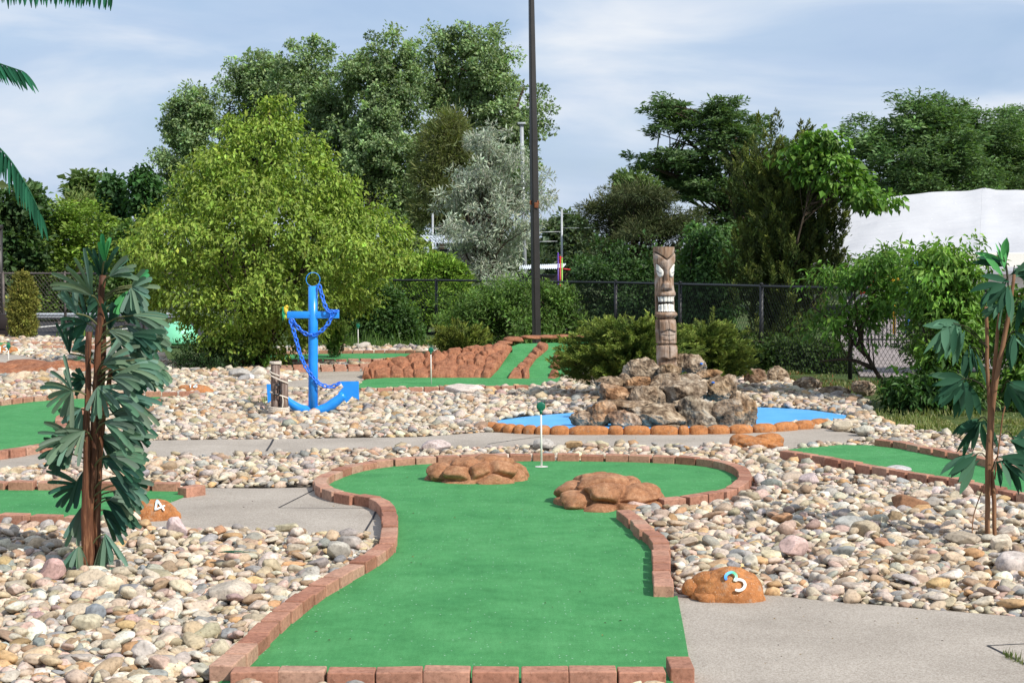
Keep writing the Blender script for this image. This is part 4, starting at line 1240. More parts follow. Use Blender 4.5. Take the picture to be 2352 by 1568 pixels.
    root = mb.build('tiki_statue', M['tiki'], origin=cz[-1]); tag(root, 'carved wooden tiki totem with white eyes and bared teeth on top of the boulder pile', 'tiki statue')
    # eyes and teeth: patches lifted off the carved surface
    def surf(x, z, lift):
        k = np.clip((z - 74) / (1455 - 74) * (NZ - 1), 0, NZ - 1.001); a = math.asin(max(-.999, min(.999, x / np.interp(z, zy, hw)))) / (2 * np.pi) * NA
        k0, a0 = int(k), int(math.floor(a)); fk, fa = k - k0, a - a0
        p_ = (V[k0, a0 % NA] * (1 - fk) * (1 - fa) + V[k0 + 1, a0 % NA] * fk * (1 - fa) + V[k0, (a0 + 1) % NA] * (1 - fk) * fa + V[k0 + 1, (a0 + 1) % NA] * fk * fa)
        th_ = a / NA * 2 * np.pi + yaw
        return p_ + np.array([math.sin(th_), -math.cos(th_), 0]) * lift * uT
    def patch(name, poly, lift, base, mat, n=9):
        """filled, pillow shaped patch from an outline around its centroid"""
        m = MB(); poly = np.array(poly, float); cen = poly.mean(0)
        out = catmull(np.vstack([poly, poly[:1]]), 6)[:-1]; k = len(out); rings = np.linspace(0, 1, n); Vv = []
        for r_ in rings[1:]:
            for q in out: 
                w = cen + (q - cen) * r_; Vv.append(surf(w[0], w[1], base + lift * math.sqrt(max(0, 1 - r_ ** 2.6))))
        for q in out: Vv.append(surf(q[0], q[1], base - 16))
        Vv.append(surf(cen[0], cen[1], base + lift)); ci = len(Vv) - 1; ff = []
        for r_ in range(n - 1):
            for q in range(k): ff.append([r_ * k + q, (r_ + 1) * k + q, (r_ + 1) * k + (q + 1) % k, r_ * k + (q + 1) % k])
        for q in range(k): ff.append([ci, q, (q + 1) % k])
        m.add(Vv, ff); return m.build(name, mat, root)
    cl = 283.
    for sgn, lab in ((-1, 'left'), (1, 'right')):
        e = [(sgn * a, b) for a, b in [(103, 262), (82, 278), (57, 308), (36, 344), (38, 380), (62, 402), (90, 390), (102, 330)]]
        o = patch('eye', e, 12, 10, M['white'])
        m = MB(); q = [surf(sgn * a, b, 17 + l_) for a, b, l_ in ((95, 330, 4), (84, 346, 7), (70, 357, 7), (52, 362, 3))]
        tube(m, q, .0032, 6); m.build('eyelid_line', M['black_metal'], root)
    for row, (z0, z1, xs) in enumerate([(618, 671, [-99, -84, -50, -2, 40, 72, 97]), (694, 772, [-99, -84, -50, 2, 44, 76, 98])]):
        for a, b in zip(xs[:-1], xs[1:]):
            a2, b2 = a + 3.5, b - 3.5; mx = max(abs(a2), abs(b2)); cv = .0012 * ((a2 + b2) / 2) ** 2
            if row == 0: pl = [(a2, z0), ((a2 + b2) / 2, z0 - 1), (b2, z0), (b2 - 1, z1 - 6), ((a2 + b2) / 2, z1), (a2 + 1, z1 - 6)]
            else: pl = [(a2, z0 + cv + 4), ((a2 + b2) / 2, z0 + cv), (b2, z0 + cv + 4), (b2, z1 + cv * .2), ((a2 + b2) / 2, z1), (a2, z1 + cv * .2)]
            patch('tooth', pl, 5, 18, M['white'], 6)


build_tiki()

# ------------------------------------------------------------------ putting flags
def flag(label, px, base, disc, Y=None):
    g = G(px, base) if Y is None else np.array([P(px, base, Y)[0], Y, P(px, base, Y)[2]]); s = mpp(g[1])
    top = P(px - 1.5 * (base - disc) / 150, disc, g[1]); r = .0385
    root = thing('flag_pole', label, 'putting flag', g, 'green disc putting flags')
    mb = MB(); tube(mb, [g, top - [0, 0, r * .6]], [.0085, .0075], 10); mb.build('pole', M['white'], root)
    mb = MB(); v_, f_ = ico(3); mb.add(np.sign(v_) * np.abs(v_) ** [1, .6, 1] * [r, .012, r] + top, f_)
    tube(mb, [top - [0, 0, r * .8], top - [0, 0, r * 1.7]], [.016, .011], 10); mb.build('disc', M['dkgreen'], root)
    mb = MB(); pts = [top + [-r * .75, 0, r * .55], top + [-r * .8, 0, r * 1.35], top + [0, 0, r * 1.5], top + [r * .8, 0, r * 1.35], top + [r * .75, 0, r * .55]]
    tube(mb, catmull(np.array(pts), .01), .003, 5); mb.build('handle', M['dkgreen'], root)
    if base > 1000:
        mb = MB(); th = np.linspace(0, 2 * np.pi, 28, endpoint=False); c = g + [0, 0, ZT + .004]
        mb.add(c + np.stack([np.cos(th) * .055, np.sin(th) * .055, 0 * th], 1), [list(range(28))]); mb.build('cup', M['white'], root)


flag('white putting flag pole with a green disc in the cup of the central green', 1244, 1077, 933)
flag('white putting flag pole with a green disc at the foot of the rock mound', 990.5, 885, 803)
flag('distant white flag pole with a green disc, right of the anchor crossbar', 823, 809, 748)
flag('distant flag pole on the thin far green, half hidden by the fan palm', 170, 790, 734)
flag('thin flag pole in front of the number 13 rock at the far left', 20, 845, 795)

# ------------------------------------------------------------------ FAN PALM (artificial)
YF = 8.95
fp = thing('fan_palm', 'artificial fan palm with brown stems and drooping dark green fans in the left gravel', 'palm', G(205, 1308))
def Fp(px, py, dy=0.): return P(px, py, YF + dy)
for pts, w, dy in (([(207, 1312), (203, 1200), (212, 1080), (219, 960), (222, 850), (229, 740), (235, 632)], [12, 12, 11, 10, 9, 8, 7], 0.), ([(193, 1305), (197, 1180), (200, 1050), (201, 930), (203, 840), (206, 762)], [10, 10, 9, 8, 7, 7], -.03), ([(222, 1300), (222, 1150), (231, 1000), (246, 900), (257, 845)], [9, 9, 8, 7, 5], .04), ([(212, 1310), (210, 1150), (226, 1000), (234, 850), (240, 720)], [9, 9, 8, 7, 5], .06)):
    mb = MB(); q = catmull(np.array([Fp(a, b, dy) for a, b in pts]), .05); r_ = np.interp(np.linspace(0, 1, len(q)), np.linspace(0, 1, len(w)), w) * mpp(YF)
    q = q + .006 * fbm(q * 9, 2, 3)[:, None] * np.array([1, 1, 0]); tube(mb, q, r_ * (1 + .12 * vn(q * 25, 4)), 12); mb.build('stem', M['palm_bark'], fp)

FANS = [(235, 640, 84, 82, 55, 8, 0), (240, 600, 87, 58, 16, 3, 2), (210, 678, 122, 98, 72, 7, 1), (252, 634, 28, 62, 40, 5, 1), (303, 660, -30, 62, 170, 9, 1), (305, 655, 40, 50, 16, 2, 2), (296, 668, 232, 55, 20, 2, 2),
        (200, 742, 140, 80, 190, 8, 0), (252, 756, 82, 66, 45, 4, 0), (306, 724, -8, 84, 46, 7, 1), (292, 748, -33, 112, 42, 7, 1), (335, 775, -8, 58, 36, 6, 1), (257, 764, -58, 84, 40, 4, 0),
        (160, 812, 95, 85, 24, 3, 0), (165, 806, 25, 55, 60, 4, 0), (238, 836, 20, 92, 85, 6, 1), (300, 808, -52, 108, 50, 7, 1), (318, 830, -28, 84, 36, 5, 1), (166, 897, 185, 84, 165, 8, 1), (196, 874, 175, 42, 120, 5, 0),
        (226, 888, -58, 78, 115, 7, 1), (258, 905, -20, 118, 36, 7, 1), (250, 936, -24, 116, 44, 8, 0), (192, 952, 250, 86, 60, 6, 0), (234, 1002, -14, 118, 46, 8, 1), (150, 1040, 218, 62, 70, 6, 0), (236, 1052, -22, 108, 40, 7, 0),
        (252, 1098, -14, 100, 50, 8, 0), (190, 1084, 256, 82, 30, 4, 0), (242, 1142, -28, 96, 46, 8, 0), (236, 1170, -42, 96, 40, 7, 0), (192, 1160, 262, 92, 46, 7, 1), (182, 1254, 255, 62, 66, 6, 1), (242, 1226, -82, 84, 62, 8, 1),
        (262, 700, -15, 70, 60, 6, 0), (215, 985, 300, 90, 60, 6, 0), (280, 880, -55, 90, 40, 6, 0), (270, 960, -40, 90, 40, 6, 0), (300, 770, -10, 85, 50, 7, 0), (285, 835, -35, 95, 45, 7, 0), (245, 680, 215, 60, 60, 5, 0), (175, 720, 110, 70, 40, 4, 1)]
FC = [(.040, .105, .070), (.135, .225, .160), (.07, .30, .11)]
rf = np.random.default_rng(21)
for _ in range(13):
    hy = rf.uniform(660, 1150); FANS.append((rf.uniform(240, 320 - abs(hy - 850) * .08), hy, rf.uniform(-62, 12), rf.uniform(58, 90), rf.uniform(36, 70), 6, int(rf.random() < .45)))
for _ in range(6):
    hy = rf.uniform(700, 1120); FANS.append((rf.uniform(165, 210), hy, rf.uniform(160, 250), rf.uniform(55, 80), rf.uniform(60, 110), 5, int(rf.random() < .4)))
for i, (hx, hy, ang, ln, spr, nf, ci) in enumerate(FANS):
    dy = rf.uniform(-.22, .12) if ci else rf.uniform(-.1, .22)
    hub = Fp(hx, hy, dy); mb = MB(); s = mpp(YF)
    # petiole back to the stem
    sx = np.interp(hy + 30, [620, 760, 900, 1080, 1310], [235, 228, 222, 213, 206]); st_ = Fp(sx, min(1300, hy + 30), .0)
    tube(mb, catmull(np.array([st_, (st_ + hub) / 2 + [0, 0, .02], hub]), .03), .005, 6, (.16, .17, .08))
    tilt = rf.uniform(-.55, .35)
    nf = nf + (3 if nf > 4 else 1)
    for k in range(nf):
        a = math.radians(ang + (k - (nf - 1) / 2) / max(1, nf - 1) * spr + rf.normal(0, 2.5)); L = ln * s * rf.uniform(.74, 1.14)
        d0 = nrm(np.array([math.cos(a), tilt + .3 * math.sin(k * 1.7), math.sin(a)]))
        nn = 8; q = [hub]; d_ = d0.copy(); dr = rf.uniform(.03, .14)
        for m in range(nn): q.append(q[-1] + d_ * L / nn); d_ = nrm(d_ + np.array([0, 0, -dr * (.4 + m / nn)]))
        q = np.array(q); w = np.interp(np.linspace(0, 1, nn + 1), [0, .12, .4, .8, .95, 1], [.006, .015, .023, .026, .025, .016]) * rf.uniform(.85, 1.15)
        t_ = nrm(np.gradient(q, axis=0)); nor = nrm(np.cross(np.array([-math.sin(a), .35, math.cos(a)]), t_)); nor[nor[:, 1] > 0] *= -1
        side = nrm(np.cross(t_, nor)); c = np.array(FC[ci]) * rf.uniform(.8, 1.25) * np.array([rf.uniform(.8, 1.25), 1, rf.uniform(.85, 1.15)])
        strip(mb, q, w, side, nor, rf.uniform(.10, .26), c)
    mb.build('fan_leaf', M['cloth_leaf'], fp)
# leaf fallen on the stones
mb = MB()
for a, L, c in ((.1, .18, FC[0]), (.35, .15, FC[1]), (-.2, .14, FC[0])):
    q = np.array([G(500, 1268, .10) + np.array([math.cos(a), math.sin(a), .02 * math.sin(k)]) * L * k / 6 for k in range(7)])
    strip(mb, q, np.interp(np.linspace(0, 1, 7), [0, .4, 1], [.008, .035, .012]), np.array([-math.sin(a), math.cos(a), 0]), np.array([0, 0, 1.]), .15, c)
tag(mb.build('fallen_leaf', M['cloth_leaf'], origin=G(510, 1266, .1)), 'dark green artificial palm leaf fallen on the left gravel', 'leaf')

# ------------------------------------------------------------------ BROAD LEAVED artificial plant at right
YB = 9.85
bp = thing('broad_leaved_plant', 'artificial plant with three brown stems and long dark broad leaves in the right gravel', 'artificial plant', G(2275, 1248))
def Bp(px, py, dy=0.): return P(px, py, YB + dy)
for pts, w, dy in (([(2268, 1252), (2268, 1150), (2270, 1060), (2274, 950), (2268, 850), (2266, 760), (2265, 704)], [6.5, 6.5, 8, 7, 5.5, 5, 4.5], 0.), ([(2284, 1240), (2283, 1150), (2276, 1070), (2278, 950), (2284, 850), (2290, 770), (2296, 720)], [5.5, 6, 7, 7, 6, 5, 4], .02), ([(2270, 1245), (2271, 1050), (2277, 960), (2290, 860), (2308, 770), (2322, 690), (2330, 630)], [4, 5, 7, 7, 6.5, 6, 4], -.02), ([(2285, 1100), (2297, 1000), (2306, 940), (2330, 880)], [2, 2, 2, 1.5], .03), ([(2234, 1262), (2233, 1205), (2240, 1170), (2262, 1110)], [1.2, 1.5, 1.5, 1.5], -.03)):
    mb = MB(); q = catmull(np.array([Bp(a, b, dy) for a, b in pts]), .05); r_ = np.interp(np.linspace(0, 1, len(q)), np.linspace(0, 1, len(w)), w) * mpp(YB)
    tube(mb, q + .004 * fbm(q * 9, 2, 7)[:, None] * np.array([1, 1, 0]), r_ * .86, 10); mb.build('stem', M['plant_stem'], bp)
# cluster: hub pixel, stem anchor pixel, centre angle, spread, length px, count
CLU = [(2190, 742, 2270, 800, 215, 110, 78, 16, 1), (2165, 742, 2270, 800, 240, 60, 82, 9, 1), (2195, 872, 2272, 900, 215, 120, 74, 13, 0), (2215, 880, 2272, 900, 260, 70, 80, 7, 0), (2310, 600, 2318, 690, 120, 130, 74, 8, 0), (2312, 640, 2318, 700, 220, 120, 78, 10, 0), (2330, 610, 2322, 690, 20, 120, 80, 11, 1), (2305, 590, 2318, 690, 90, 50, 60, 3, 1),
       (2245, 965, 2275, 980, 230, 140, 78, 12, 0), (2235, 1048, 2272, 1060, 235, 80, 84, 9, 1), (2300, 1050, 2278, 1080, 330, 100, 86, 10, 0), (2330, 1010, 2300, 1000, 350, 110, 72, 9, 0), (2325, 880, 2300, 900, 300, 130, 84, 10, 0), (2335, 760, 2305, 800, 290, 120, 86, 10, 0), (2300, 690, 2300, 740, 240, 90, 52, 6, 1), (2270, 650, 2300, 700, 250, 80, 60, 5, 0), (2225, 800, 2268, 830, 270, 60, 74, 7, 0), (2350, 690, 2320, 720, 300, 160, 80, 8, 0)]
for i, (hx, hy, sx, sy, ang, spr, ln, n_, ci) in enumerate(CLU):
    dy = rf.uniform(-.25, .2); hub = Bp(hx, hy, dy); stp = Bp(sx, sy); mb = MB()
    dirv = nrm(hub - stp)
    tube(mb, catmull(np.array([stp, (stp + hub) / 2 + [0, 0, .04], hub]), .03), .0035, 6, (.05, .05, .03))
    for k in range(n_):
        a = math.radians(ang + rf.uniform(-.5, .5) * spr); L = ln * mpp(YB) * rf.uniform(.75, 1.12); base = hub + (stp - hub) * rf.uniform(0, .35) + rf.normal(0, .012, 3)
        d_ = nrm(np.array([math.cos(a), rf.uniform(-.7, .5), math.sin(a)])); nn = 7; q = [base]; dr = rf.uniform(.05, .2)
        for m in range(nn): q.append(q[-1] + d_ * L / nn); d_ = nrm(d_ + np.array([0, 0, -dr * (m + 1) / nn]))
        q = np.array(q); w = np.interp(np.linspace(0, 1, nn + 1), [0, .1, .4, .7, .92, 1], [.003, .017, .045, .040, .015, .002]) * rf.uniform(.8, 1.15) * ln / 78
        t_ = nrm(np.gradient(q, axis=0)); ref = nrm(np.array([rf.normal(0, .7), -1., rf.uniform(-.2, 1.2)])); side = nrm(np.cross(t_, ref)); nor = nrm(np.cross(side, t_)); nor[nor[:, 1] > 0] *= -1
        c = np.array([(.026, .082, .046), (.080, .175, .108)][ci if rf.random() < .8 else 1 - ci]) * rf.uniform(.75, 1.3)
        if i in (4, 7) and k < 3: c = np.array((.10, .36, .11))
        strip(mb, q, w, side, nor, rf.uniform(.05, .2), c)
    mb.build('leaf_cluster', M['cloth_leaf'], bp)

# ------------------------------------------------------------------ feather palm whose fronds hang in at the top left
YC = 7.4
cpm = thing('feather_palm', 'artificial feather palm mostly out of frame, green fronds hanging in at the upper left', 'palm', np.array([P(-420, 900, YC)[0], YC, 0]))
mb = MB(); q = catmull(np.array([[P(-420, 900, YC)[0], YC, 0], [P(-425, 900, YC)[0], YC, 1.5], [P(-400, 900, YC)[0], YC, 2.75]]), .1)
tube(mb, q, np.interp(np.linspace(0, 1, len(q)), [0, 1], [.11, .07]) * (1 + .05 * np.sin(np.arange(len(q)) * 2.2)), 14); mb.build('trunk', M['palm_bark'], cpm)
crown = q[-1]
FRS = [([(-150, -60), (-20, -42), (120, -30), (262, -14)], (-75, -100), (88, 34), -.35), ([(-140, 95), (-60, 125), (0, 147), (57, 166)], (-72, -52), (80, 60), .2), ([(-150, 250), (-60, 295), (10, 352), (60, 425), (93, 492)], (-106, -80), (118, 62), 0.)]
for i, (pts, ang, ln, dy) in enumerate(FRS):
    mb = MB(); q = catmull(np.array([crown] + [P(a, b, YC + dy) for a, b in pts]), .012); k = len(q); s = mpp(YC)
    tube(mb, q[::3], np.interp(np.linspace(0, 1, len(q[::3])), [0, 1], [.009, .003]), 6, (.03, .12, .06))
    pp_ = pix(q)
    for j in range(12, k, 2):
        f_ = j / k
        for sd in (-1, 1):
            a = math.radians(np.interp(f_, [0, 1], ang) + rf.normal(0, 3)); L = np.interp(f_, [0, 1], ln) * s * rf.uniform(.85, 1.12)
            d_ = nrm(np.array([math.cos(a), sd * .33 + .05, math.sin(a)])); m_ = 6; w_ = [q[j]]
            for m in range(m_): w_.append(w_[-1] + d_ * L / m_); d_ = nrm(d_ + [0, 0, -.08])
            w_ = np.array(w_); t_ = nrm(np.gradient(w_, axis=0)); side = nrm(np.cross(t_, [.2 * sd, -1, .2])); nor = nrm(np.cross(side, t_))
            strip(mb, w_, np.interp(np.linspace(0, 1, m_ + 1), [0, .2, .6, 1], [.006, .015, .014, .002]), side, nor, .18, np.array((.028, .135, .075)) * rf.uniform(.6, 1.5))
    mb.build('frond', M['cloth_leaf'], cpm)

# ------------------------------------------------------------------ lamp post
YL = 30.0; sL = mpp(YL)
def Lp(py, off=0.): return P(1232.5 - 12 * (770 - py) / 770 + off, py, YL)
lp = thing('lamp_post', 'tall dark bronze lamp post rising out of the shrubs behind the mound', 'lamp post', [Lp(819)[0], YL, 0])
def sq(name, y0, y1, w0, w1, mat):
    mb = MB(); a, b = Lp(y0), Lp(y1); V = []
    for p, w in ((a, w0), (b, w1)):
        r = w * sL / 2; bv_ = r * .28
        for x, y in ((-r, -r + bv_), (-r + bv_, -r), (r - bv_, -r), (r, -r + bv_), (r, r - bv_), (r - bv_, r), (-r + bv_, r), (-r, r - bv_)): V.append(p + rotz(.42) @ np.array([x, y, 0]))
    mb.add(V, [[i, (i + 1) % 8, 8 + (i + 1) % 8, 8 + i] for i in range(8)] + [list(range(8, 16)), list(range(8))[::-1]])
    return mb.build(name, M[mat], lp, smooth=False)
sq('base_section', 822, 640, 16.5, 16.2, 'bronze'); sq('shaft', 640, 320, 17.0, 16.0, 'bronze'); sq('shaft', 320, -180, 15.2, 8.6, 'bronze')
sq('collar', 322, 318, 16.6, 16.4, 'bronze')
mb = MB()
for a in (-9, 8): torus(mb, Lp(466, a) - [0, .05, 0], [.6, .8, 0], [0, 0, 1], .022, .035, .010, 14, 6)
box(mb, Lp(472, 4) - [0, .085, 0], (.075, .01, .10), .003); mb.build('bracket', M['rust'], lp)
# ================================================================== VEGETATION
def prof(rows, y):
    rows = np.array(rows, float)
    return np.interp(y, rows[:, 0], rows[:, 1]), np.interp(y, rows[:, 0], rows[:, 2])


def crown_centres(rows, Y, dr, nc, cr, r, inner=.42, wob=.2, boughs=None):
    ra = np.array(rows, float); s = mpp(Y); y0, y1 = ra[0, 0] + cr / s * .55, ra[-1, 0]
    yy = np.linspace(y0, y1, 200); xl, xr = prof(rows, yy); w = np.maximum(xr - xl, 4) ** 1.35
    cdf = np.cumsum(w) / w.sum(); py = np.interp(r.random(nc), cdf, yy)
    xl, xr = prof(rows, py); cx = (xl + xr) / 2; hw = np.maximum((xr - xl) / 2 * s - cr * .75, .03)
    a = r.uniform(0, 2 * np.pi, nc); rr = r.random(nc) ** inner
    sd = int(r.integers(1000))
    wobf = 1 + wob * fbm(np.stack([np.cos(a) * 1.3, np.sin(a) * 1.3, py * s * 1.6 / max(cr, .2) * .4], -1), 2, sd)
    dx = hw * rr * wobf * np.cos(a); dy = hw * dr * rr * wobf * np.sin(a)
    z = CH - (py - HZ) * s * 1.0
    # use the real camera for height and side
    base = np.array([P(c, p, Y) for c, p in zip(cx, py)])
    C = base + np.stack([dx, dy, 0 * dx], 1)
    if boughs:
        nb, rb, fl = boughs
        bi = r.integers(0, nb, nc); bi[:nb] = np.arange(nb)
        off = nrm(r.normal(size=(nc, 3))) * (r.random((nc, 1)) ** .4) * 1.55 * rb * np.exp(r.normal(0, .2, nb))[bi][:, None] * np.array([1, 1, fl])
        base = base[bi]; C = C[bi] + off; hw = hw[bi]
    axis = np.stack([base[:, 0], base[:, 1], C[:, 2] - hw * .5], 1)
    out = nrm(C - axis)
    return C, out, rr


def leaves(mb, C, out, cr, npc, L, W, base, tip, mode, r, flat=.75, hue=.16, fold=.18, jit=.55, sizevar=.3, shell=.5, axis=(.9, .55)):
    nc = len(C); n = nc * npc
    ci = np.repeat(np.arange(nc), npc)
    csz = cr * np.exp(r.normal(0, .25, nc))
    u = nrm(r.normal(size=(n, 3))); rad = r.random(n) ** shell
    if mode == 'plume':
        ax = nrm(out * axis[0] * np.array([1, 1, .4]) + np.array([0, 0, axis[1]]) + r.normal(0, .22, (nc, 3)))
        tt = r.random(n); ln = csz * 2.1
        pos = C[ci] - ax[ci] * (ln[ci] * .5)[:, None] + ax[ci] * (tt * ln[ci])[:, None] + u * (csz[ci] * .38 * (1.05 - tt) * rad)[:, None]
        pos[:, 2] -= (tt ** 2) * csz[ci] * .25
        d = nrm(ax[ci] * 1.1 + u * .75); f_tip = tt
    else:
        off = u * rad[:, None] * csz[ci][:, None] * np.array([1, 1, flat])
        pos = C[ci] + off
        o = nrm(out[ci] * .6 + u * .7)
        nz_ = r.normal(0, jit, (n, 3)); z = np.array([0, 0, 1.])
        d = {'rand': nrm(u + nz_), 'droop': nrm(o * .55 - z * .75 + nz_), 'up': nrm(o * .5 + z * .9 + nz_), 'out': nrm(o + nz_ * .8 - z * .1), 'flat': nrm(o * np.array([1, 1, .25]) + nz_ * np.array([1, 1, .35]))}[mode]
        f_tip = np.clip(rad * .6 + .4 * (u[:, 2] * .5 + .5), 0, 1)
    nn = nrm(np.array([0, 0, 1.]) * .9 + out[ci] * .5 + r.normal(0, .6, (n, 3)))
    s = nrm(np.cross(d, nn)); nn = np.cross(s, d)
    l = (L * np.exp(r.normal(0, sizevar, n)))[:, None]; w = l * (W / L)
    V = np.stack([pos, pos + d * l * .45 + s * w / 2 + nn * w * fold, pos + d * l - nn * l * .08, pos + d * l * .45 - s * w / 2 + nn * w * fold], 1)
    cv = np.exp(r.normal(0, hue, nc))[ci] * np.exp(r.normal(0, hue * 1.1, n))
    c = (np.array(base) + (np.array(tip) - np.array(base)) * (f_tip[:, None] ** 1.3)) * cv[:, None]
    c = c * np.exp(r.normal(0, .06, (n, 3)))
    mb.add(V.reshape(-1, 3), np.arange(n * 4).reshape(-1, 4), np.repeat(c, 4, 0))


def limbs(mb, stems, C, Y, r, nl, w0, tipr=.008, wig=.05):
    """stems: list of pixel polylines at distance Y; limbs grow from them to a sample of the crown centres"""
    for st in stems:
        q = catmull(np.array([P(a, b, Y) + ([0, 0, 0] if len(t_) < 1 else [0, t_[0], 0]) for a, b, *t_ in st]), .12)
        k = len(q); q = q + wig * fbm(q * 1.3, 2, 3)[:, None] * np.array([1, .6, 0]) * np.linspace(0, 1, k)[:, None]
        tube(mb, q, np.interp(np.linspace(0, 1, k), [0, .08, 1], [w0 * 1.25, w0, w0 * .25]), 9)
        for c in C[r.choice(len(C), min(nl, len(C)), replace=False)]:
            zt = q[0][2] + (c[2] - q[0][2]) * r.uniform(.25, .6)
            i = int(np.clip(np.argmin(np.abs(q[:, 2] - zt)), 1, k - 1)); a = q[i]
            mid = (a + c) / 2 + np.array([0, 0, .12]) * np.linalg.norm(c - a) + r.normal(0, .06, 3) * np.linalg.norm(c - a)
            ra = np.interp(i / k, [0, 1], [w0 * .42, w0 * .16])
            tube(mb, catmull(np.array([a, mid, c]), max(.1, np.linalg.norm(c - a) / 7)), np.linspace(ra, tipr, len(catmull(np.array([a, mid, c]), max(.1, np.linalg.norm(c - a) / 7)))), 5, caps=False)


def tree(name, label, cat, group, rows, Y, nc, cr, npc, L, W, base, tip, mode='rand', stems=None, nl=14, w0=.1, dr=.8, seed=1, mat='leaf', inner=.42, flat=.75, fold=.18, hue=.16, jit=.55, wob=.2, shell=.5, crown='crown', trunk='trunk', extra=None, tipr=.008, gain=1.45, boughs=None, axis=(.9, .55)):
    base = tuple(x * gain for x in base); tip = tuple(x * gain for x in tip)
    r = np.random.default_rng(seed); C, out, rr = crown_centres(rows, Y, dr, nc, cr, r, inner, wob, boughs)
    bx = stems[0][0] if stems else ((rows[-1][1] + rows[-1][2]) / 2, rows[-1][0])
    b = P(bx[0], bx[1], Y)
    root = thing(name, label, cat, (b[0], b[1], max(0, b[2]) if b[2] < .6 else 0), group)
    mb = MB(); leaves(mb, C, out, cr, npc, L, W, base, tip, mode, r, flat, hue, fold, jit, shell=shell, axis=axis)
    if extra: extra(mb, r)
    mb.build(crown, M[mat], root, smooth=False)
    if stems:
        mb = MB(); limbs(mb, stems, C, Y, r, nl, w0, tipr); mb.build(trunk, M['bark'], root)
    return root


GB = 'trees and shrubs around the course'
# --- yellow green pear tree in the yard
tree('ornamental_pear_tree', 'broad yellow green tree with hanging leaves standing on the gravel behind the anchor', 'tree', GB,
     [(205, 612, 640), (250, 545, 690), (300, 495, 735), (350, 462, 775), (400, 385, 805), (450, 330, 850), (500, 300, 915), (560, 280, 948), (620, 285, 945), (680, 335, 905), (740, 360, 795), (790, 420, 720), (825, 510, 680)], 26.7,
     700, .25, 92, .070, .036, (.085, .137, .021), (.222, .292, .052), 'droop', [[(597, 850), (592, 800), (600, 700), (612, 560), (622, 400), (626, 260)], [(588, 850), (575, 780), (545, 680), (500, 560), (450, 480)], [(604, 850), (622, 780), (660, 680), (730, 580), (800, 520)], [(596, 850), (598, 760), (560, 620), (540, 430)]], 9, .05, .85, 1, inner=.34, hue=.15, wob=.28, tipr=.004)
tree('dark_shrub', 'dark low shrub in the shade under the yellow green tree', 'shrub', GB, [(765, 440, 500), (790, 400, 545), (830, 380, 570), (858, 385, 565)], 26.0, 60, .16, 70, .045, .018, (.016, .036, .012), (.03, .065, .02), 'up', [[(470, 858), (470, 800)]], 8, .02, .8, 2)
tree('root_suckers', 'young leafy shoots around the foot of the yellow green tree', 'shrub', GB, [(770, 520, 570), (800, 505, 650), (850, 510, 680)], 26.4, 26, .10, 40, .06, .03, (.05, .11, .02), (.09, .17, .03), 'up', [[(560, 852), (558, 780)], [(640, 852), (648, 790)], [(540, 852), (530, 780)], [(660, 852), (672, 800)], [(575, 852), (578, 780)]], 3, .012, .7, 3)
# --- tall cottonwoods far behind
CW = 'tall cottonwoods behind the fence'
cb_, ct_ = (.048, .072, .032), (.098, .132, .062)
for i, (lb, rows, stems, Y, nc, sd) in enumerate([
    ('leftmost tall cottonwood, olive green, rising left of the pear tree', [(188, 430, 480), (215, 395, 508), (260, 392, 512), (320, 375, 505), (380, 355, 490), (440, 390, 500), (520, 400, 500)], [[(455, 640), (452, 450), (450, 260)]], 62., 190, 10),
    ('cottonwood with a rounded olive crown peeking over the pear tree', [(132, 560, 625), (160, 525, 655), (200, 512, 662), (260, 515, 668), (340, 520, 670), (430, 530, 670)], [[(595, 640), (592, 400), (590, 180)]], 63., 190, 11),
    ('cottonwood with a pointed spire right behind the pear tree', [(108, 715, 728), (140, 692, 752), (180, 675, 785), (230, 665, 800), (320, 660, 815), (420, 680, 830), (520, 690, 840)], [[(750, 640), (740, 400), (722, 150)]], 60., 230, 12),
    ('dense cottonwood with a dark bare trunk in the middle of the tall trees', [(116, 838, 858), (128, 805, 955), (160, 792, 970), (220, 788, 985), (300, 790, 985), (400, 800, 960), (470, 870, 960), (540, 890, 960)], [[(846, 640), (845, 450), (847, 330), (858, 180)], [(846, 400), (815, 330), (800, 300)]], 58., 300, 13),
    ('tallest cottonwood with airy branches left of the lamp post', [(74, 985, 1010), (95, 975, 1090), (130, 975, 1190), (180, 978, 1235), (240, 985, 1245), (320, 990, 1235), (400, 990, 1220), (470, 1000, 1190), (560, 1010, 1150)], [[(1075, 640), (1075, 420), (1080, 280), (1085, 130)], [(1085, 420), (1150, 320), (1205, 200)], [(1072, 420), (1020, 280), (1000, 120)]], 60., 380, 14)]):
    tree('cottonwood', lb, 'tree', CW, rows, Y, int(nc * 2.3), .30, 100, .10, .072, cb_, ct_, 'rand', stems, 16, .17, .8, sd, inner=.5, wob=.3, hue=.2, tipr=.015, gain=2.7, boughs=(max(24, nc // 6), .60, 1.0))
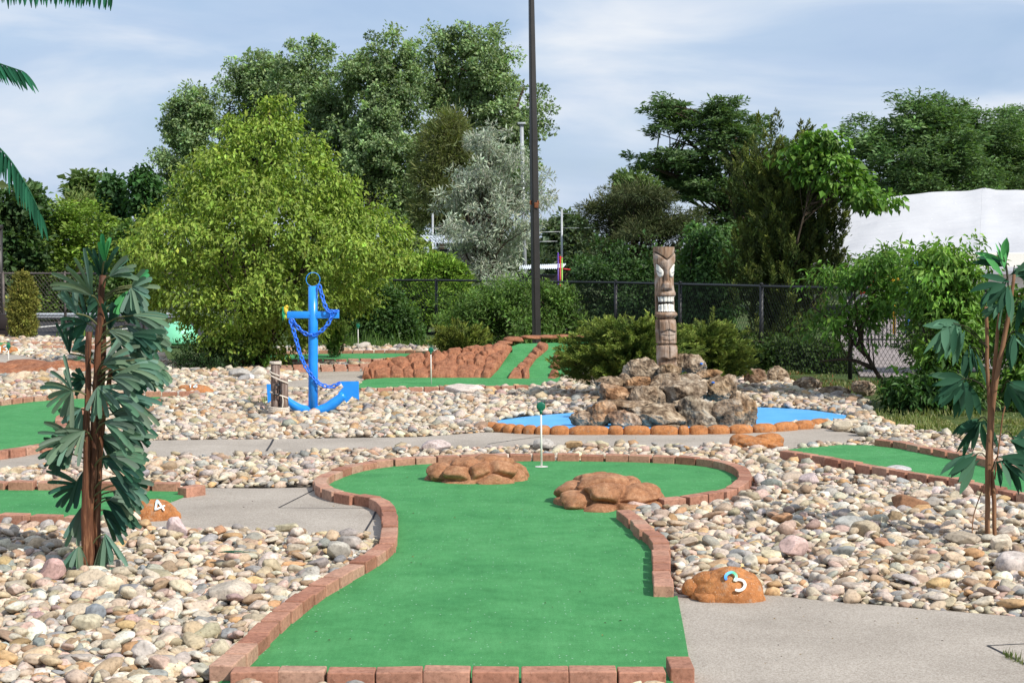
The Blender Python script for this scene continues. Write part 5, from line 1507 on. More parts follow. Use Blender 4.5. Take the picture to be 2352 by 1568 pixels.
# olive fuzzy tree and silver tree
tree('tamarack', 'fuzzy olive brown tree between the cottonwoods and the silver tree', 'tree', GB, [(250, 1020, 1050), (290, 975, 1085), (340, 950, 1100), (400, 935, 1100), (460, 930, 1090), (510, 940, 1080)], 54., 460, .34, 84, .20, .022, (.085, .10, .038), (.135, .155, .055), 'out', [[(1012, 620), (1014, 480), (1022, 300)]], 40, .12, .85, 20, inner=.5, hue=.1)
tree('silver_leaved_tree', 'silvery grey green tree with slender leaves beside the lamp post', 'tree', GB, [(303, 1090, 1130), (340, 1062, 1185), (390, 1045, 1225), (430, 1020, 1258), (470, 985, 1262), (520, 1000, 1235), (570, 1030, 1215), (630, 1050, 1200), (670, 1080, 1180)], 46., 360, .25, 80, .12, .028, (.16, .185, .13), (.36, .40, .315), 'rand', [[(1118, 680), (1118, 560), (1128, 420), (1110, 330)], [(1120, 660), (1150, 540), (1200, 430)], [(1114, 660), (1085, 540), (1050, 440)], [(1088, 660), (1088, 540), (1086, 400)]], 14, .09, .8, 21, 'silver', inner=.5, hue=.12, wob=.3, boughs=(60, .36, .8))
# left background
tree('spindly_tree', 'small spindly tree on the far left skyline', 'tree', GB, [(395, 190, 225), (420, 155, 240), (450, 145, 245), (475, 160, 240)], 70., 45, .5, 60, .25, .15, (.05, .09, .03), (.10, .15, .05), 'flat', [[(228, 600), (222, 480), (205, 420)]], 14, .12, .8, 22, inner=.5)
tree('ivy_clad_tree', 'dark ivy covered snag on the left skyline, tallest beside the pear tree', 'tree', GB, [(378, 310, 345), (400, 300, 365), (450, 300, 370), (520, 310, 370), (580, 300, 360)], 52., 70, .35, 80, .16, .13, (.016, .05, .014), (.04, .09, .024), 'droop', [[(335, 640), (332, 420)]], 8, .12, .8, 23)
tree('ivy_clad_tree', 'narrow ivy covered snag on the left skyline, with bare twigs above it', 'tree', GB, [(392, 262, 285), (420, 232, 300), (470, 225, 305), (540, 230, 300), (580, 230, 300)], 53., 60, .33, 80, .16, .13, (.018, .055, .016), (.045, .10, .028), 'droop', [[(268, 640), (266, 420)]], 8, .12, .8, 24)
tree('hazy_tree', 'pale hazy green tree behind the bright shrub at the left', 'tree', GB, [(440, 165, 200), (465, 130, 225), (500, 120, 235), (560, 120, 240)], 58., 80, .42, 90, .13, .04, (.10, .135, .045), (.15, .19, .06), 'out', [[(180, 640), (180, 480)]], 12, .1, .8, 25, hue=.08)
tree('dark_leafy_tree', 'dark leafy tree at the far left edge below the hanging frond', 'tree', GB, [(418, 40, 90), (440, -20, 110), (490, -60, 120), (560, -80, 110), (640, -80, 100)], 50., 120, .42, 70, .20, .14, (.022, .052, .02), (.06, .10, .032), 'rand', [[(30, 660), (32, 500)]], 14, .13, .8, 26, wob=.35)
tree('bright_shrub', 'large bright green spreading shrub behind the left fence', 'shrub', GB, [(470, 105, 180), (490, 75, 235), (530, 35, 270), (580, 12, 290), (640, 5, 300), (715, 0, 300)], 51., 330, .34, 80, .12, .06, (.075, .13, .022), (.165, .24, .04), 'flat', [[(150, 733), (150, 600)], [(130, 733), (90, 600)], [(170, 733), (220, 600)]], 14, .06, .7, 27, hue=.12, wob=.3, boughs=(60, .4, .6))
tree('leafy_shrub', 'mid green leafy shrub between the bright shrub and the pear tree', 'shrub', GB, [(500, 270, 330), (540, 255, 360), (600, 250, 370), (700, 250, 370)], 40., 120, .3, 80, .10, .06, (.035, .075, .018), (.075, .13, .03), 'rand', [[(310, 740), (310, 600)]], 12, .05, .8, 28)
tree('leafy_shrub', 'dark shrubs growing through the left fence behind the fan palm', 'shrub', GB, [(630, 90, 330), (660, 85, 350), (710, 85, 370), (722, 90, 370)], 50., 130, .26, 70, .10, .06, (.018, .040, .012), (.045, .085, .022), 'rand', [[(220, 735), (220, 660)]], 14, .04, .35, 29)
tree('arborvitae', 'narrow upright arborvitae with rusty patches in front of the left fence', 'conifer', GB, [(618, 46, 54), (640, 32, 72), (670, 22, 86), (710, 17, 88), (750, 18, 86), (778, 24, 80)], 37.2, 230, .12, 110, .055, .024, (.065, .085, .018), (.16, .15, .032), 'up', [[(52, 782), (52, 640)]], 10, .05, .95, 30, 'needle', inner=.3, hue=.22)
# right background
tree('honey_locust', 'wide dark green honey locust with layered branches behind the tiki', 'tree', GB, [(222, 1650, 1700), (245, 1560, 1735), (265, 1450, 1760), (300, 1480, 1835), (340, 1500, 1840), (380, 1440, 1840), (430, 1500, 1830), (500, 1530, 1800), (560, 1560, 1780)], 60., 520, .36, 100, .16, .06, (.026, .050, .020), (.058, .095, .034), 'flat', [[(1700, 660), (1690, 500), (1640, 390), (1560, 300)], [(1700, 600), (1705, 450), (1690, 330), (1660, 250)], [(1705, 600), (1740, 430), (1790, 320)], [(1690, 500), (1610, 430), (1500, 385)]], 18, .2, .8, 31, inner=.5, flat=.4, wob=.35, hue=.18, tipr=.015, boughs=(56, .60, .6), gain=2.0)
for i, (lb, rows, sd) in enumerate([('large dark green tree mass above the white tent, left half', [(232, 2095, 2130), (262, 2040, 2190), (300, 1965, 2240), (340, 1945, 2270), (400, 1960, 2290), (450, 1980, 2290), (520, 1980, 2290)], 32), ('dark green tree above the white tent at the right edge', [(245, 2170, 2215), (268, 2130, 2300), (300, 2120, 2420), (360, 2120, 2460), (440, 2130, 2460), (520, 2130, 2460)], 33), ('paler tree at the far right edge of the skyline', [(262, 2325, 2380), (300, 2300, 2460), (380, 2300, 2460), (500, 2300, 2460)], 34)]):
    tree('honey_locust', lb, 'tree', GB, rows, 82. + i * 5, 520, .60, 110, .22, .08, (.036, .066, .026), (.072, .118, .042), 'flat', [[((rows[3][1] + rows[3][2]) / 2, 660), ((rows[3][1] + rows[3][2]) / 2, 450), ((rows[2][1] + rows[2][2]) / 2, 300)]], 16, .25, .8, sd, inner=.4, flat=.6, wob=.2, hue=.15, tipr=.03, boughs=(80, .9, .7), gain=2.1)
tree('light_tree', 'small light green tree between the lamp post and the honey locust', 'tree', GB, [(392, 1425, 1470), (420, 1395, 1520), (460, 1385, 1530), (520, 1400, 1530)], 56., 90, .42, 90, .16, .08, (.06, .10, .035), (.11, .16, .055), 'rand', [[(1460, 640), (1455, 480)]], 14, .1, .8, 35)
tree('distant_tree', 'distant pale tree beyond the backstop poles', 'tree', GB, [(484, 1290, 1330), (505, 1250, 1360), (540, 1235, 1370), (600, 1235, 1370)], 95., 60, .6, 60, .3, .2, (.055, .085, .045), (.095, .13, .07), 'rand', [[(1300, 640), (1300, 540)]], 8, .15, .8, 36)
tree('spruce', 'spruce with brownish sagging boughs left of the tiki head', 'conifer', GB, [(425, 1430, 1480), (450, 1350, 1570), (490, 1335, 1610), (540, 1310, 1640), (590, 1310, 1620), (640, 1320, 1600), (690, 1350, 1590), (720, 1360, 1580)], 36., 460, .28, 110, .10, .018, (.022, .038, .014), (.078, .088, .034), 'out', [[(1460, 760), (1458, 600), (1452, 450)]], 46, .09, .8, 37, 'needle', inner=.45, flat=.45, wob=.4, boughs=(95, .32, .35), gain=1.3)
tree('leafy_tree', 'dark green leafy tree growing between the spruce and the juniper column', 'tree', GB, [(500, 1590, 1640), (540, 1560, 1690), (600, 1540, 1705), (660, 1530, 1705), (720, 1530, 1700), (800, 1560, 1690)], 31.5, 230, .25, 80, .075, .055, (.020, .052, .014), (.065, .125, .032), 'droop', [[(1620, 830), (1620, 640)], [(1600, 830), (1580, 640)]], 16, .05, .8, 38, wob=.3, boughs=(50, .26, .7))
tree('leafy_tree', 'dark leafy thicket behind the fence under the spruce', 'shrub', GB, [(560, 1390, 1530), (610, 1310, 1570), (670, 1285, 1580), (720, 1300, 1570), (780, 1310, 1560)], 34., 240, .27, 70, .07, .045, (.018, .042, .014), (.05, .095, .028), 'rand', [[(1430, 800), (1430, 650)]], 12, .05, .6, 39, boughs=(60, .26, .6))
tree('juniper_column', 'tall dark olive upright juniper behind the fence right of the tiki', 'conifer', GB, [(325, 1700, 1835), (365, 1684, 1905), (430, 1690, 1925), (500, 1683, 1938), (560, 1678, 1940), (620, 1680, 1935), (680, 1690, 1900), (770, 1700, 1860), (850, 1720, 1850)], 29.0, 1150, .22, 110, .06, .020, (.026, .043, .012), (.100, .122, .026), 'plume', [[(1790, 880), (1790, 640), (1790, 400)]], 30, .09, .75, 40, 'needle', inner=.32, hue=.2, axis=(.28, 1.), boughs=(170, .26, 1.4))
tree('climbing_vine', 'bright large leaved vine spilling over the top of the dark juniper', 'vine', GB, [(285, 1870, 1895), (310, 1800, 1925), (350, 1790, 1950), (390, 1830, 1990), (420, 1880, 2010), (450, 1930, 2070), (480, 1960, 2040)], 27.9, 105, .18, 42, .10, .065, (.045, .105, .018), (.115, .21, .035), 'droop', [[(1830, 560), (1860, 440), (1880, 340)], [(1860, 470), (1930, 450), (2030, 455)]], 12, .018, .6, 41, wob=.3, tipr=.004, boughs=(26, .19, .6))
tree('yew_hedge', 'domed bright green clipped yew behind the fence', 'hedge', GB, [(576, 940, 1020), (595, 910, 1060), (620, 890, 1080), (650, 875, 1095), (700, 860, 1100), (745, 850, 1100)], 41.5, 420, .2, 100, .10, .030, (.075, .14, .018), (.16, .26, .032), 'out', [[(980, 770), (980, 650)]], 12, .06, .7, 42, 'needle', inner=.28, flat=.45, wob=.1)
tree('shrub', 'dark green shrub by the fence behind the distant flag pole', 'shrub', GB, [(640, 800, 880), (670, 780, 920), (720, 770, 960), (785, 770, 990)], 36.2, 220, .24, 70, .075, .045, (.018, .045, .012), (.055, .105, .025), 'rand', [[(870, 795), (870, 700)]], 14, .035, .55, 43)
tree('shrub', 'mid green willowy shrub around the lamp post foot', 'shrub', GB, [(630, 1170, 1230), (650, 1100, 1290), (690, 1030, 1350), (740, 1010, 1360), (790, 1010, 1330)], 33.2, 400, .22, 90, .065, .026, (.045, .090, .020), (.11, .18, .042), 'rand', [[(1200, 800), (1200, 700)], [(1100, 800), (1090, 720)], [(1280, 800), (1290, 720)]], 14, .03, .5, 44, boughs=(60, .24, .7))
JU = 'spreading junipers'
tree('spreading_juniper', 'large spreading juniper with yellow green tips left of the tiki', 'shrub', JU, [(722, 1400, 1520), (745, 1345, 1580), (790, 1290, 1590), (840, 1280, 1590), (872, 1290, 1560)], 20.6, 380, .19, 230, .038, .011, (.038, .072, .014), (.145, .18, .034), 'plume', [[(1440, 876), (1440, 800)]], 14, .025, .75, 45, 'needle', inner=.4, axis=(1., .26), wob=.35)
tree('spreading_juniper', 'spreading juniper with yellow green tips right of the tiki', 'shrub', JU, [(735, 1560, 1650), (760, 1545, 1690), (800, 1540, 1715), (850, 1560, 1722), (878, 1580, 1700)], 21.2, 230, .19, 230, .038, .011, (.038, .072, .014), (.14, .175, .034), 'plume', [[(1630, 884), (1630, 800)]], 12, .025, .75, 46, 'needle', inner=.4, axis=(1., .26), wob=.35)
tree('spreading_juniper', 'low olive juniper at the top left of the rock mound', 'shrub', JU, [(745, 1040, 1090), (760, 1005, 1115), (785, 990, 1125), (806, 990, 1115)], 27.6, 110, .20, 100, .06, .013, (.035, .058, .012), (.14, .165, .030), 'plume', [[(1060, 810), (1060, 770)]], 8, .025, .6, 47, 'needle')
tree('spreading_juniper', 'dark juniper bush low behind the crossbar of the anchor', 'shrub', JU, [(735, 755, 785), (755, 735, 800), (785, 730, 803), (803, 735, 800)], 29.5, 80, .2, 100, .06, .014, (.028, .055, .012), (.09, .13, .026), 'plume', [[(785, 806), (785, 770)]], 8, .025, .6, 48, 'needle')
# leaning euonymus on the right
tree('leaning_shrub', 'leafy shrub on a bare leaning trunk at the right, overhanging the pond', 'shrub', GB, [(565, 1985, 2080), (590, 1900, 2150), (630, 1860, 2160), (670, 1838, 2150), (720, 1830, 2110), (750, 1835, 2010), (770, 1840, 1930)], 20.6, 100, .19, 46, .085, .032, (.035, .085, .015), (.10, .19, .030), 'droop', [[(2045, 900), (2010, 850), (1975, 780), (1962, 700), (1960, 620)], [(1990, 815), (1920, 750), (1860, 700)], [(1975, 790), (1990, 700), (2040, 620)], [(2005, 845), (1950, 825), (1880, 830)]], 7, .030, .8, 50, inner=.55, wob=.35, tipr=.004, boughs=(26, .24, .5))
tree('leafy_shrub', 'tall leafy shrub behind the broad leaved plant, tallest bush at the right', 'shrub', GB, [(535, 2180, 2200), (565, 2150, 2240), (600, 2100, 2265), (650, 2090, 2270), (700, 2080, 2270), (750, 2090, 2270), (820, 2100, 2260), (880, 2110, 2260)], 19.6, 190, .19, 50, .085, .036, (.040, .095, .016), (.125, .22, .034), 'droop', [[(2170, 945), (2175, 800), (2190, 640)], [(2200, 945), (2225, 800), (2240, 650)], [(2150, 945), (2130, 800), (2110, 700)]], 10, .022, .7, 51, inner=.5, wob=.3, tipr=.004, boughs=(40, .24, .6))
tree('leafy_shrub', 'dark low bush at the foot of the leaning trunk', 'shrub', GB, [(850, 2060, 2200), (880, 2030, 2240), (920, 2025, 2250), (962, 2040, 2240)], 19.2, 120, .2, 56, .10, .04, (.014, .042, .010), (.045, .095, .02), 'droop', [[(2130, 970), (2130, 900)]], 10, .02, .6, 52)
tree('leafy_shrub', 'leafy bush at the right edge behind the broad leaved plant', 'shrub', GB, [(640, 2330, 2420), (700, 2290, 2430), (780, 2290, 2430), (860, 2280, 2430), (940, 2290, 2430)], 19.4, 90, .2, 40, .10, .042, (.035, .085, .016), (.10, .18, .03), 'droop', [[(2360, 955), (2360, 800)]], 12, .02, .6, 53)
tree('leafy_shrub', 'dark weedy growth behind the fence under the upright juniper', 'shrub', GB, [(770, 1690, 1850), (800, 1680, 1960), (840, 1690, 1990), (866, 1700, 1990)], 26.4, 170, .18, 60, .06, .035, (.022, .045, .012), (.055, .09, .022), 'rand', [[(1800, 872), (1800, 810)]], 10, .02, .35, 54)
tree('leafy_shrub', 'bushy growth beyond the fence at the right, screening the pale paving', 'shrub', GB, [(660, 2080, 2260), (700, 2060, 2400), (760, 2050, 2420), (820, 2060, 2420)], 26., 150, .24, 60, .08, .04, (.03, .06, .015), (.08, .13, .03), 'rand', [[(2200, 840), (2200, 720)], [(2320, 840), (2330, 720)]], 14, .025, .5, 55, wob=.3)
# far wood closing the horizon
r = np.random.default_rng(60); mb = MB(); nC = 900
az = r.uniform(-30, 30, nC); px_ = CX + F * np.tan(np.radians(az)); Yw = r.uniform(150, 175, nC); hh = 3.0 + 1.6 * fbm(np.stack([az * .35, 0 * az, 0 * az], -1), 3, 4)
C = np.stack([np.tan(np.radians(az)) * Yw, Yw, r.random(nC) ** .7 * hh], 1)
leaves(mb, C, np.tile([0, -.8, .6], (nC, 1)), 1.5, 46, .8, .5, (.03, .055, .022), (.07, .10, .045), 'rand', r)
tag(mb.build('distant_woods', M['leaf'], smooth=False), 'distant line of trees closing the horizon', 'woods', None, 'stuff')

# grass tufts by the right fence and along shrub feet
r = np.random.default_rng(61); mb = MB()
def blades(poly, n, h, col0, col1, w=.010):
    g = np.array([G(x, y, 0)[:2] for x, y in poly]); lo, hi = g.min(0), g.max(0); pts = r.uniform(lo, hi, (n * 3, 2)); pts = pts[inpoly(pts[:, 0], pts[:, 1], g)][:n]
    k = len(pts); clump = np.clip(fbm(np.stack([pts[:, 0] * 2, pts[:, 1] * 2, 0 * pts[:, 0]], -1), 3, 5) + .55, .05, 1.3)
    H = h * clump * np.exp(r.normal(0, .35, k)); a = r.uniform(0, 6.28, k); lean = r.uniform(.1, .7, k) * H
    b = np.stack([pts[:, 0], pts[:, 1], 0 * a - .02], 1); s = np.stack([np.cos(a), np.sin(a), 0 * a], 1); l = np.stack([-np.sin(a) * lean, np.cos(a) * lean, H], 1)
    V = np.stack([b - s * w, b + s * w, b + l * .6 + s * w * .8, b + l], 1)
    c = np.array(col0) + (np.array(col1) - np.array(col0)) * r.random((k, 1)); mb.add(V.reshape(-1, 3), np.arange(k * 4).reshape(-1, 4), np.repeat(c, 4, 0))
blades([(1690, 862), (1760, 845), (1960, 868), (2060, 885), (2400, 900), (2400, 1008), (2200, 1000), (2060, 982), (2015, 950), (1990, 912), (1850, 882)], 8000, .04, (.09, .13, .03), (.24, .25, .10))
blades([(1690, 862), (1760, 845), (1960, 868), (2060, 885), (1990, 912), (1850, 882)], 420, .045, (.28, .07, .04), (.32, .13, .06), .007)
blades([(1280, 845), (1330, 785), (1700, 800), (1700, 862), (1560, 866)], 3000, .2, (.05, .11, .02), (.12, .18, .04))
blades([(2030, 955), (2352, 960), (2352, 1004), (2200, 996), (2060, 980)], 2600, .04, (.12, .19, .03), (.30, .27, .12))
blades([(560, 922), (625, 918), (625, 938), (575, 940)], 260, .07, (.06, .15, .02), (.13, .24, .05)); blades([(690, 912), (716, 912), (716, 940), (690, 940)], 140, .10, (.07, .09, .03), (.14, .13, .06))
blades([(770, 790), (1000, 790), (1000, 800), (770, 800)], 900, .2, (.05, .11, .02), (.10, .17, .03)); blades([(130, 774), (330, 774), (330, 780), (130, 780)], 300, .22, (.07, .14, .02), (.12, .2, .03), .014)
blades([(2300, 1500), (2340, 1515), (2352, 1530), (2310, 1512)], 130, .03, (.08, .14, .03), (.2, .2, .08), .004)
tag(mb.build('grass', M['leaf'], smooth=False), 'tufts of grass and weeds along the fence, the beds and the slab joint', 'grass', None, 'stuff')
# leaf litter and fluff specks on carpets and slabs
mb = MB(); r = np.random.default_rng(63)
for poly, n in (([(600, 1500), (1540, 1500), (1480, 1180), (1000, 1060), (800, 1090)], 60), ([(1600, 1540), (2352, 1540), (2300, 1430), (1650, 1390)], 26), ([(480, 1140), (840, 1150), (800, 1210), (450, 1195)], 10), ([(350, 1015), (1700, 1005), (1700, 1012), (350, 1036)], 14), ([(0, 1560), (480, 1560), (760, 1290), (300, 1230), (0, 1220)], 120), ([(1560, 1280), (2352, 1400), (2352, 1130), (1700, 1110)], 120)):
    g = np.array([G(x, y, 0)[:2] for x, y in poly]); pts = r.uniform(g.min(0), g.max(0), (n * 3, 2)); pts = pts[inpoly(pts[:, 0], pts[:, 1], g)][:n]
    for p in pts:
        a = r.uniform(0, 6.28); d_ = np.array([math.cos(a), math.sin(a), 0]); s_ = np.array([-d_[1], d_[0], 0]); l = r.uniform(.006, .02); b = np.array([p[0], p[1], .023 if len(poly) != 5 or poly[0][0] != 0 else .055])
        mb.add([b, b + d_ * l * .5 + s_ * l * .25 + [0, 0, .004], b + d_ * l, b + d_ * l * .5 - s_ * l * .25 + [0, 0, .003]], [[0, 1, 2, 3]], np.array([(.12, .08, .05), (.30, .20, .08), (.06, .04, .03)][r.integers(3)]))
tag(mb.build('litter', M['leaf'], smooth=False), 'scattered dry leaf specks on the carpet and slabs', 'litter', None, 'stuff')

# ================================================================== FENCES
def fence(label, pts, h, mat, sp=.085, wr=.0030, every=None):
    root = thing('chain_link_fence', label, 'fence', (pts[0][0], pts[0][1], 0), 'chain link fences')
    pts = [np.array([*p[:2], 0.]) for p in pts]
    for p in pts:
        mb = MB(); tube(mb, [p, p + [0, 0, h + .03]], .034, 10); tube(mb, [p + [0, 0, h + .03], p + [0, 0, h + .06]], [.04, .012], 10); mb.build('post', M[mat], root)
    mb = MB(); tube(mb, [p + [0, 0, h] for p in pts], .024, 8); mb.build('top_rail', M[mat], root)
    mb = MB()
    for a, b in zip(pts[:-1], pts[1:]):
        L = np.linalg.norm(b - a); d = (b - a) / L; z0, z1 = .03, h + .05; H = z1 - z0
        sl = 1.25
        n_ = int((L + H / sl) / sp)
        for i in range(n_ + 1):
            for sg in (1, -1):
                s0 = -H / sl + i * sp; sA_, sB_ = (s0, s0 + H / sl); t0, t1 = max(0, -sA_ / (sB_ - sA_)), min(1, (L - sA_) / (sB_ - sA_))
                if t1 - t0 < .02: continue
                u0, u1 = sA_ + (sB_ - sA_) * t0, sA_ + (sB_ - sA_) * t1
                if sg < 0: u0, u1 = L - u0, L - u1
                p0_ = a + d * u0 + [0, 0, z0 + H * t0]; p1_ = a + d * u1 + [0, 0, z0 + H * t1]; off = np.array([d[1], -d[0], 0]) * .004 * sg
                dd = nrm(p1_ - p0_); e1 = np.cross(dd, np.array([d[1], -d[0], 0])); e2 = np.array([d[1], -d[0], 0])
                ring = [e1 * wr, -e1 * wr * .5 + e2 * wr * .87, -e1 * wr * .5 - e2 * wr * .87]
                mb.add([p0_ + off + q for q in ring] + [p1_ + off + q for q in ring], np.array([[0, 1, 4, 3], [1, 2, 5, 4], [2, 0, 3, 5]]))
    mb.build('wire_mesh', M[mat], root, smooth=False)
    return root


def gp(px, Y): return (P(px, 700, Y)[0], Y)
fence('black chain link fence behind the rock mound and the tiki', [gp(560, 38.6), gp(784, 38.0), gp(1002, 37.0), gp(1205, 34.8), gp(1414, 32.0), gp(1562, 29.3), gp(1749, 26.5), gp(1954, 24.0), gp(2195, 22.3), gp(2420, 21.0)], 1.36, 'black_metal')
fence('weathered galvanised chain link fence with a rusty top at the far left', [gp(-160, 41.), gp(8, 41.), gp(150, 40.8), gp(330, 40.), gp(540, 38.8)], 1.5, 'galvdark', .10, .0032)
# guard rail
mb = MB(); root = thing('guard_rail', 'ribbed steel guard rail along the parking lot behind the left fence', 'guard rail', (*gp(150, 47), 0))
Z_ = [.42, .47, .50, .54, .57, .61, .64, .69]; O_ = [0, -.04, -.075, -.02, -.02, -.075, -.04, 0]
a, b = np.array([*gp(-120, 47.), 0]), np.array([*gp(420, 47.5), 0]); V = []
for p in (a, b): V += [p + [0, o_, z_ - .38 + .2] for z_, o_ in zip(Z_, O_)]
V = np.array(V); V[:, 2] = np.tile(np.linspace(P(150, 733, 47)[2], P(150, 719, 47)[2], 8), 2)
mb.add(V, [[i, i + 8, i + 9, i + 1] for i in range(7)]); mb.build('beam', M['galv'], root, smooth=False)
for k in range(7):
    mb = MB(); q = a + (b - a) * (k + .3) / 7; box(mb, q + [0, .08, .05], (.12, .12, .42), .01); mb.build('post', M['galvdark'], root)
mb = MB(); box(mb, [gp(6, 39.5)[0], 39.5, .22], (.42, .30, .60), .02); tube(mb, [[gp(-4, 39.5)[0], 39.5, .52], [gp(-4, 39.5)[0], 39.5, .60]], .05, 10); box(mb, [gp(6, 39.5)[0], 39.33, .3], (.3, .01, .3), .004)
tag(mb.build('utility_box', simple('dark_brown_box', (.03, .022, .02), .5, .3), origin=[gp(6, 39.5)[0], 39.5, 0]), 'dark brown box beside the fence at the far left edge', 'utility box')
mb = MB(); p_ = P(1, 620, 43.); tube(mb, [[p_[0], 43., 0], [p_[0], 43., P(0, 525, 43.)[2]]], .07, 10); box(mb, [p_[0] - .12, 43., P(0, 522, 43.)[2]], (.38, .2, .12), .02)
for yy in (565, 573): box(mb, P(-1, yy, 42.9), (.06, .03, .05), .004)
tag(mb.build('light_pole', M['bronze'], origin=[p_[0], 43., 0]), 'dark light pole at the far left edge above the fence', 'light pole')
mb = MB(); v, f = ico(4); v = v.copy(); c = P(410, 786, 34.5); s = mpp(34.5)
vv = v * (1 + .05 * fbm(v * 1.5, 2, 4))[:, None]; vv[:, 2] = np.where(vv[:, 2] < 0, vv[:, 2] * .15, vv[:, 2]); mb.add(vv * [46 * s, 40 * s, 50 * s] + c, f)
tag(mb.build('carpet_hill', M['mint'], origin=[c[0], c[1], 0]), 'mint green carpeted hill glimpsed between the fan palm and the pear tree', 'hill')

# ================================================================== BUILDINGS AND POLES BEYOND
# white marquee
tn = thing('marquee_tent', 'big white marquee roof with a raised peak behind the right shrubs', 'tent', [P(2140, 600, 56)[0], 58, 0])
nu, nv = 60, 22; topx = np.array([(1860, 494), (2073, 446), (2160, 441), (2235, 437), (2262, 432), (2290, 437), (2420, 440), (2760, 448)], float)
V = []
for i in range(nu):
    px = 1860 + (2760 - 1860) * i / (nu - 1); a = P(px, np.interp(px, topx[:, 0], topx[:, 1]), 63.); b = P(px - 8, 598 + (px - 1860) * .010, 55.)
    for j in range(nv):
        t_ = j / (nv - 1); q = a + (b - a) * t_; q[2] -= .32 * math.sin(math.pi * t_) * (1 + .3 * math.sin(px * .012)) + .05 * fbm(np.array([px * .012 + t_ * 2, t_ * 2, 0]), 3, 2) - .05 * abs(math.sin((px - 2262) * .035 + t_ * 2.4)) * t_ + .16 * math.exp(-abs(px - 2262) / 30.) * t_ * -1
        V.append(q)
i, j = np.meshgrid(np.arange(nu - 1), np.arange(nv - 1), indexing='ij'); f = np.stack([i * nv + j, i * nv + j + 1, (i + 1) * nv + j + 1, (i + 1) * nv + j], -1).reshape(-1, 4)
mb = MB(); mb.add(V, f); V2 = np.array(V); V2[:, 1] = 126. - V2[:, 1]; V2[:, 1] += .02; mb.add(V2, f[:, ::-1]); mb.build('canopy', M['canvas'], tn)
mb = MB(); E = np.array(V).reshape(nu, nv, 3)[:, -1]
W_ = np.concatenate([E, E - [0, 0, .28]]); mb.add(W_ + [0, -.01, 0], [[k, k + 1, nu + k + 1, nu + k] for k in range(nu - 1)]); mb.build('valance', M['canvas'], tn, smooth=False)
VV3 = np.array(V).reshape(nu, nv, 3)
for k_ in (26,):
    m2 = MB(); tube(m2, VV3[k_] + [0, .004, -.006], .014, 5); m2.build('seam', M['canvas'], tn)
for px in (1870, 1990, 2110, 2230, 2350, 2470):
    mb = MB(); q = P(px, 600, 55.2); tube(mb, [[q[0], 55.2, 0], [q[0], 55.2, q[2] + .05]], .05, 8); mb.build('tent_pole', M['galv'], tn)
mb = MB(); q = P(2262, 433, 63.); tube(mb, [[q[0], 63., 0], q + [0, 0, .02]], .06, 8); mb.build('tent_pole', M['galv'], tn)
# small building with grey roof right
bh = thing('small_building', 'low building with a grey roof between the right shrub and the broad leaved plant', 'building', [P(2290, 600, 50)[0], 50, 0])
mb = MB(); c = P(2300, 640, 50); box(mb, [c[0], 51.5, 1.0], (3.2, 2.4, 2.2), .02); mb.build('wall', M['white'], bh, smooth=False)
mb = MB(); q = [P(2228, 622, 49.6), P(2390, 622, 49.6), P(2390, 596, 51.6), P(2240, 596, 51.6)]; q2 = [p - np.array([0, 0, .1]) for p in q]
mb.add(q + q2, [[0, 1, 2, 3], [7, 6, 5, 4], [0, 4, 5, 1], [1, 5, 6, 2], [2, 6, 7, 3], [3, 7, 4, 0]]); mb.build('roof', M['paleroof'], bh, smooth=False)
# corrugated roofs
def shed(label, q, Y, h):
    root = thing('shed', label, 'shed', [P(*q[0], Y)[0], Y, 0]); A_, B_, C_, D_ = [P(*q[k], Y + (0 if k > 1 else 1.8)) for k in range(4)]
    mb = MB(); n_ = 90; V = []
    for i in range(n_ + 1):
        t_ = i / n_; hgt = .035 * (1 if i % 4 in (0, 1) else 0)
        V += [A_ + (B_ - A_) * t_ + [0, 0, hgt], D_ + (C_ - D_) * t_ + [0, 0, hgt]]
    mb.add(V, [[2 * i, 2 * i + 1, 2 * i + 3, 2 * i + 2] for i in range(n_)]); mb.build('roof', M['roofmetal'], root, smooth=False)
    mb = MB(); m_ = (C_ + D_) / 2; box(mb, [m_[0], Y + 1.0, m_[2] / 2 - .12], (np.linalg.norm(C_ - D_) * .96, 1.5, m_[2] - .1), .01); mb.build('wall', M['bronze'], root, smooth=False)
shed('shed with a white corrugated roof behind the silver tree', [(965, 542), (1125, 538), (1132, 558), (984, 560)], 50., 1)
shed('low shed with a white corrugated roof behind the lamp post', [(1195, 611), (1300, 607), (1290, 618), (1192, 619)], 52., 1)
def pole(label, px0, y0, px1, y1, Y, r_, mat='galv', cap=False, rails=()):
    a, b = P(px0, y0, Y), P(px1, y1, Y); a[2] = 0; mb = MB(); tube(mb, [a, b], [r_, r_ * .9], 10)
    if cap: box(mb, b, (r_ * 3.6, r_ * 3.6, .07), .01)
    for (x0, yy0, x1, yy1) in rails: tube(mb, [P(x0, yy0, Y), P(x1, yy1, Y)], r_ * .3, 6)
    tag(mb.build('steel_pole', M[mat], origin=a), label, 'pole', 'steel poles beyond the fence')
pole('thick galvanised pole with a flat black cap left of the lamp post', 1208, 640, 1198, 284, 55., .075, cap=True)
pole('short grey pole standing behind the white corrugated shed', 992, 580, 994, 490, 53., .04)
pole('backstop pole with cross rails between the lamp post and the spruce', 1291, 640, 1290, 480, 58., .045, rails=((1205, 534, 1292, 532), (1205, 556, 1280, 554), (1290, 491, 1420, 489), (1292, 524, 1400, 523)))
pole('thin leaning wooden pole in front of the white corrugated shed', 983, 600, 988, 550, 47., .03, 'post')
fr = thing('jungle_gym', 'small red, purple and lime climbing frame beside the low white roof', 'climbing frame', [P(1288, 600, 50)[0], 50, 0])
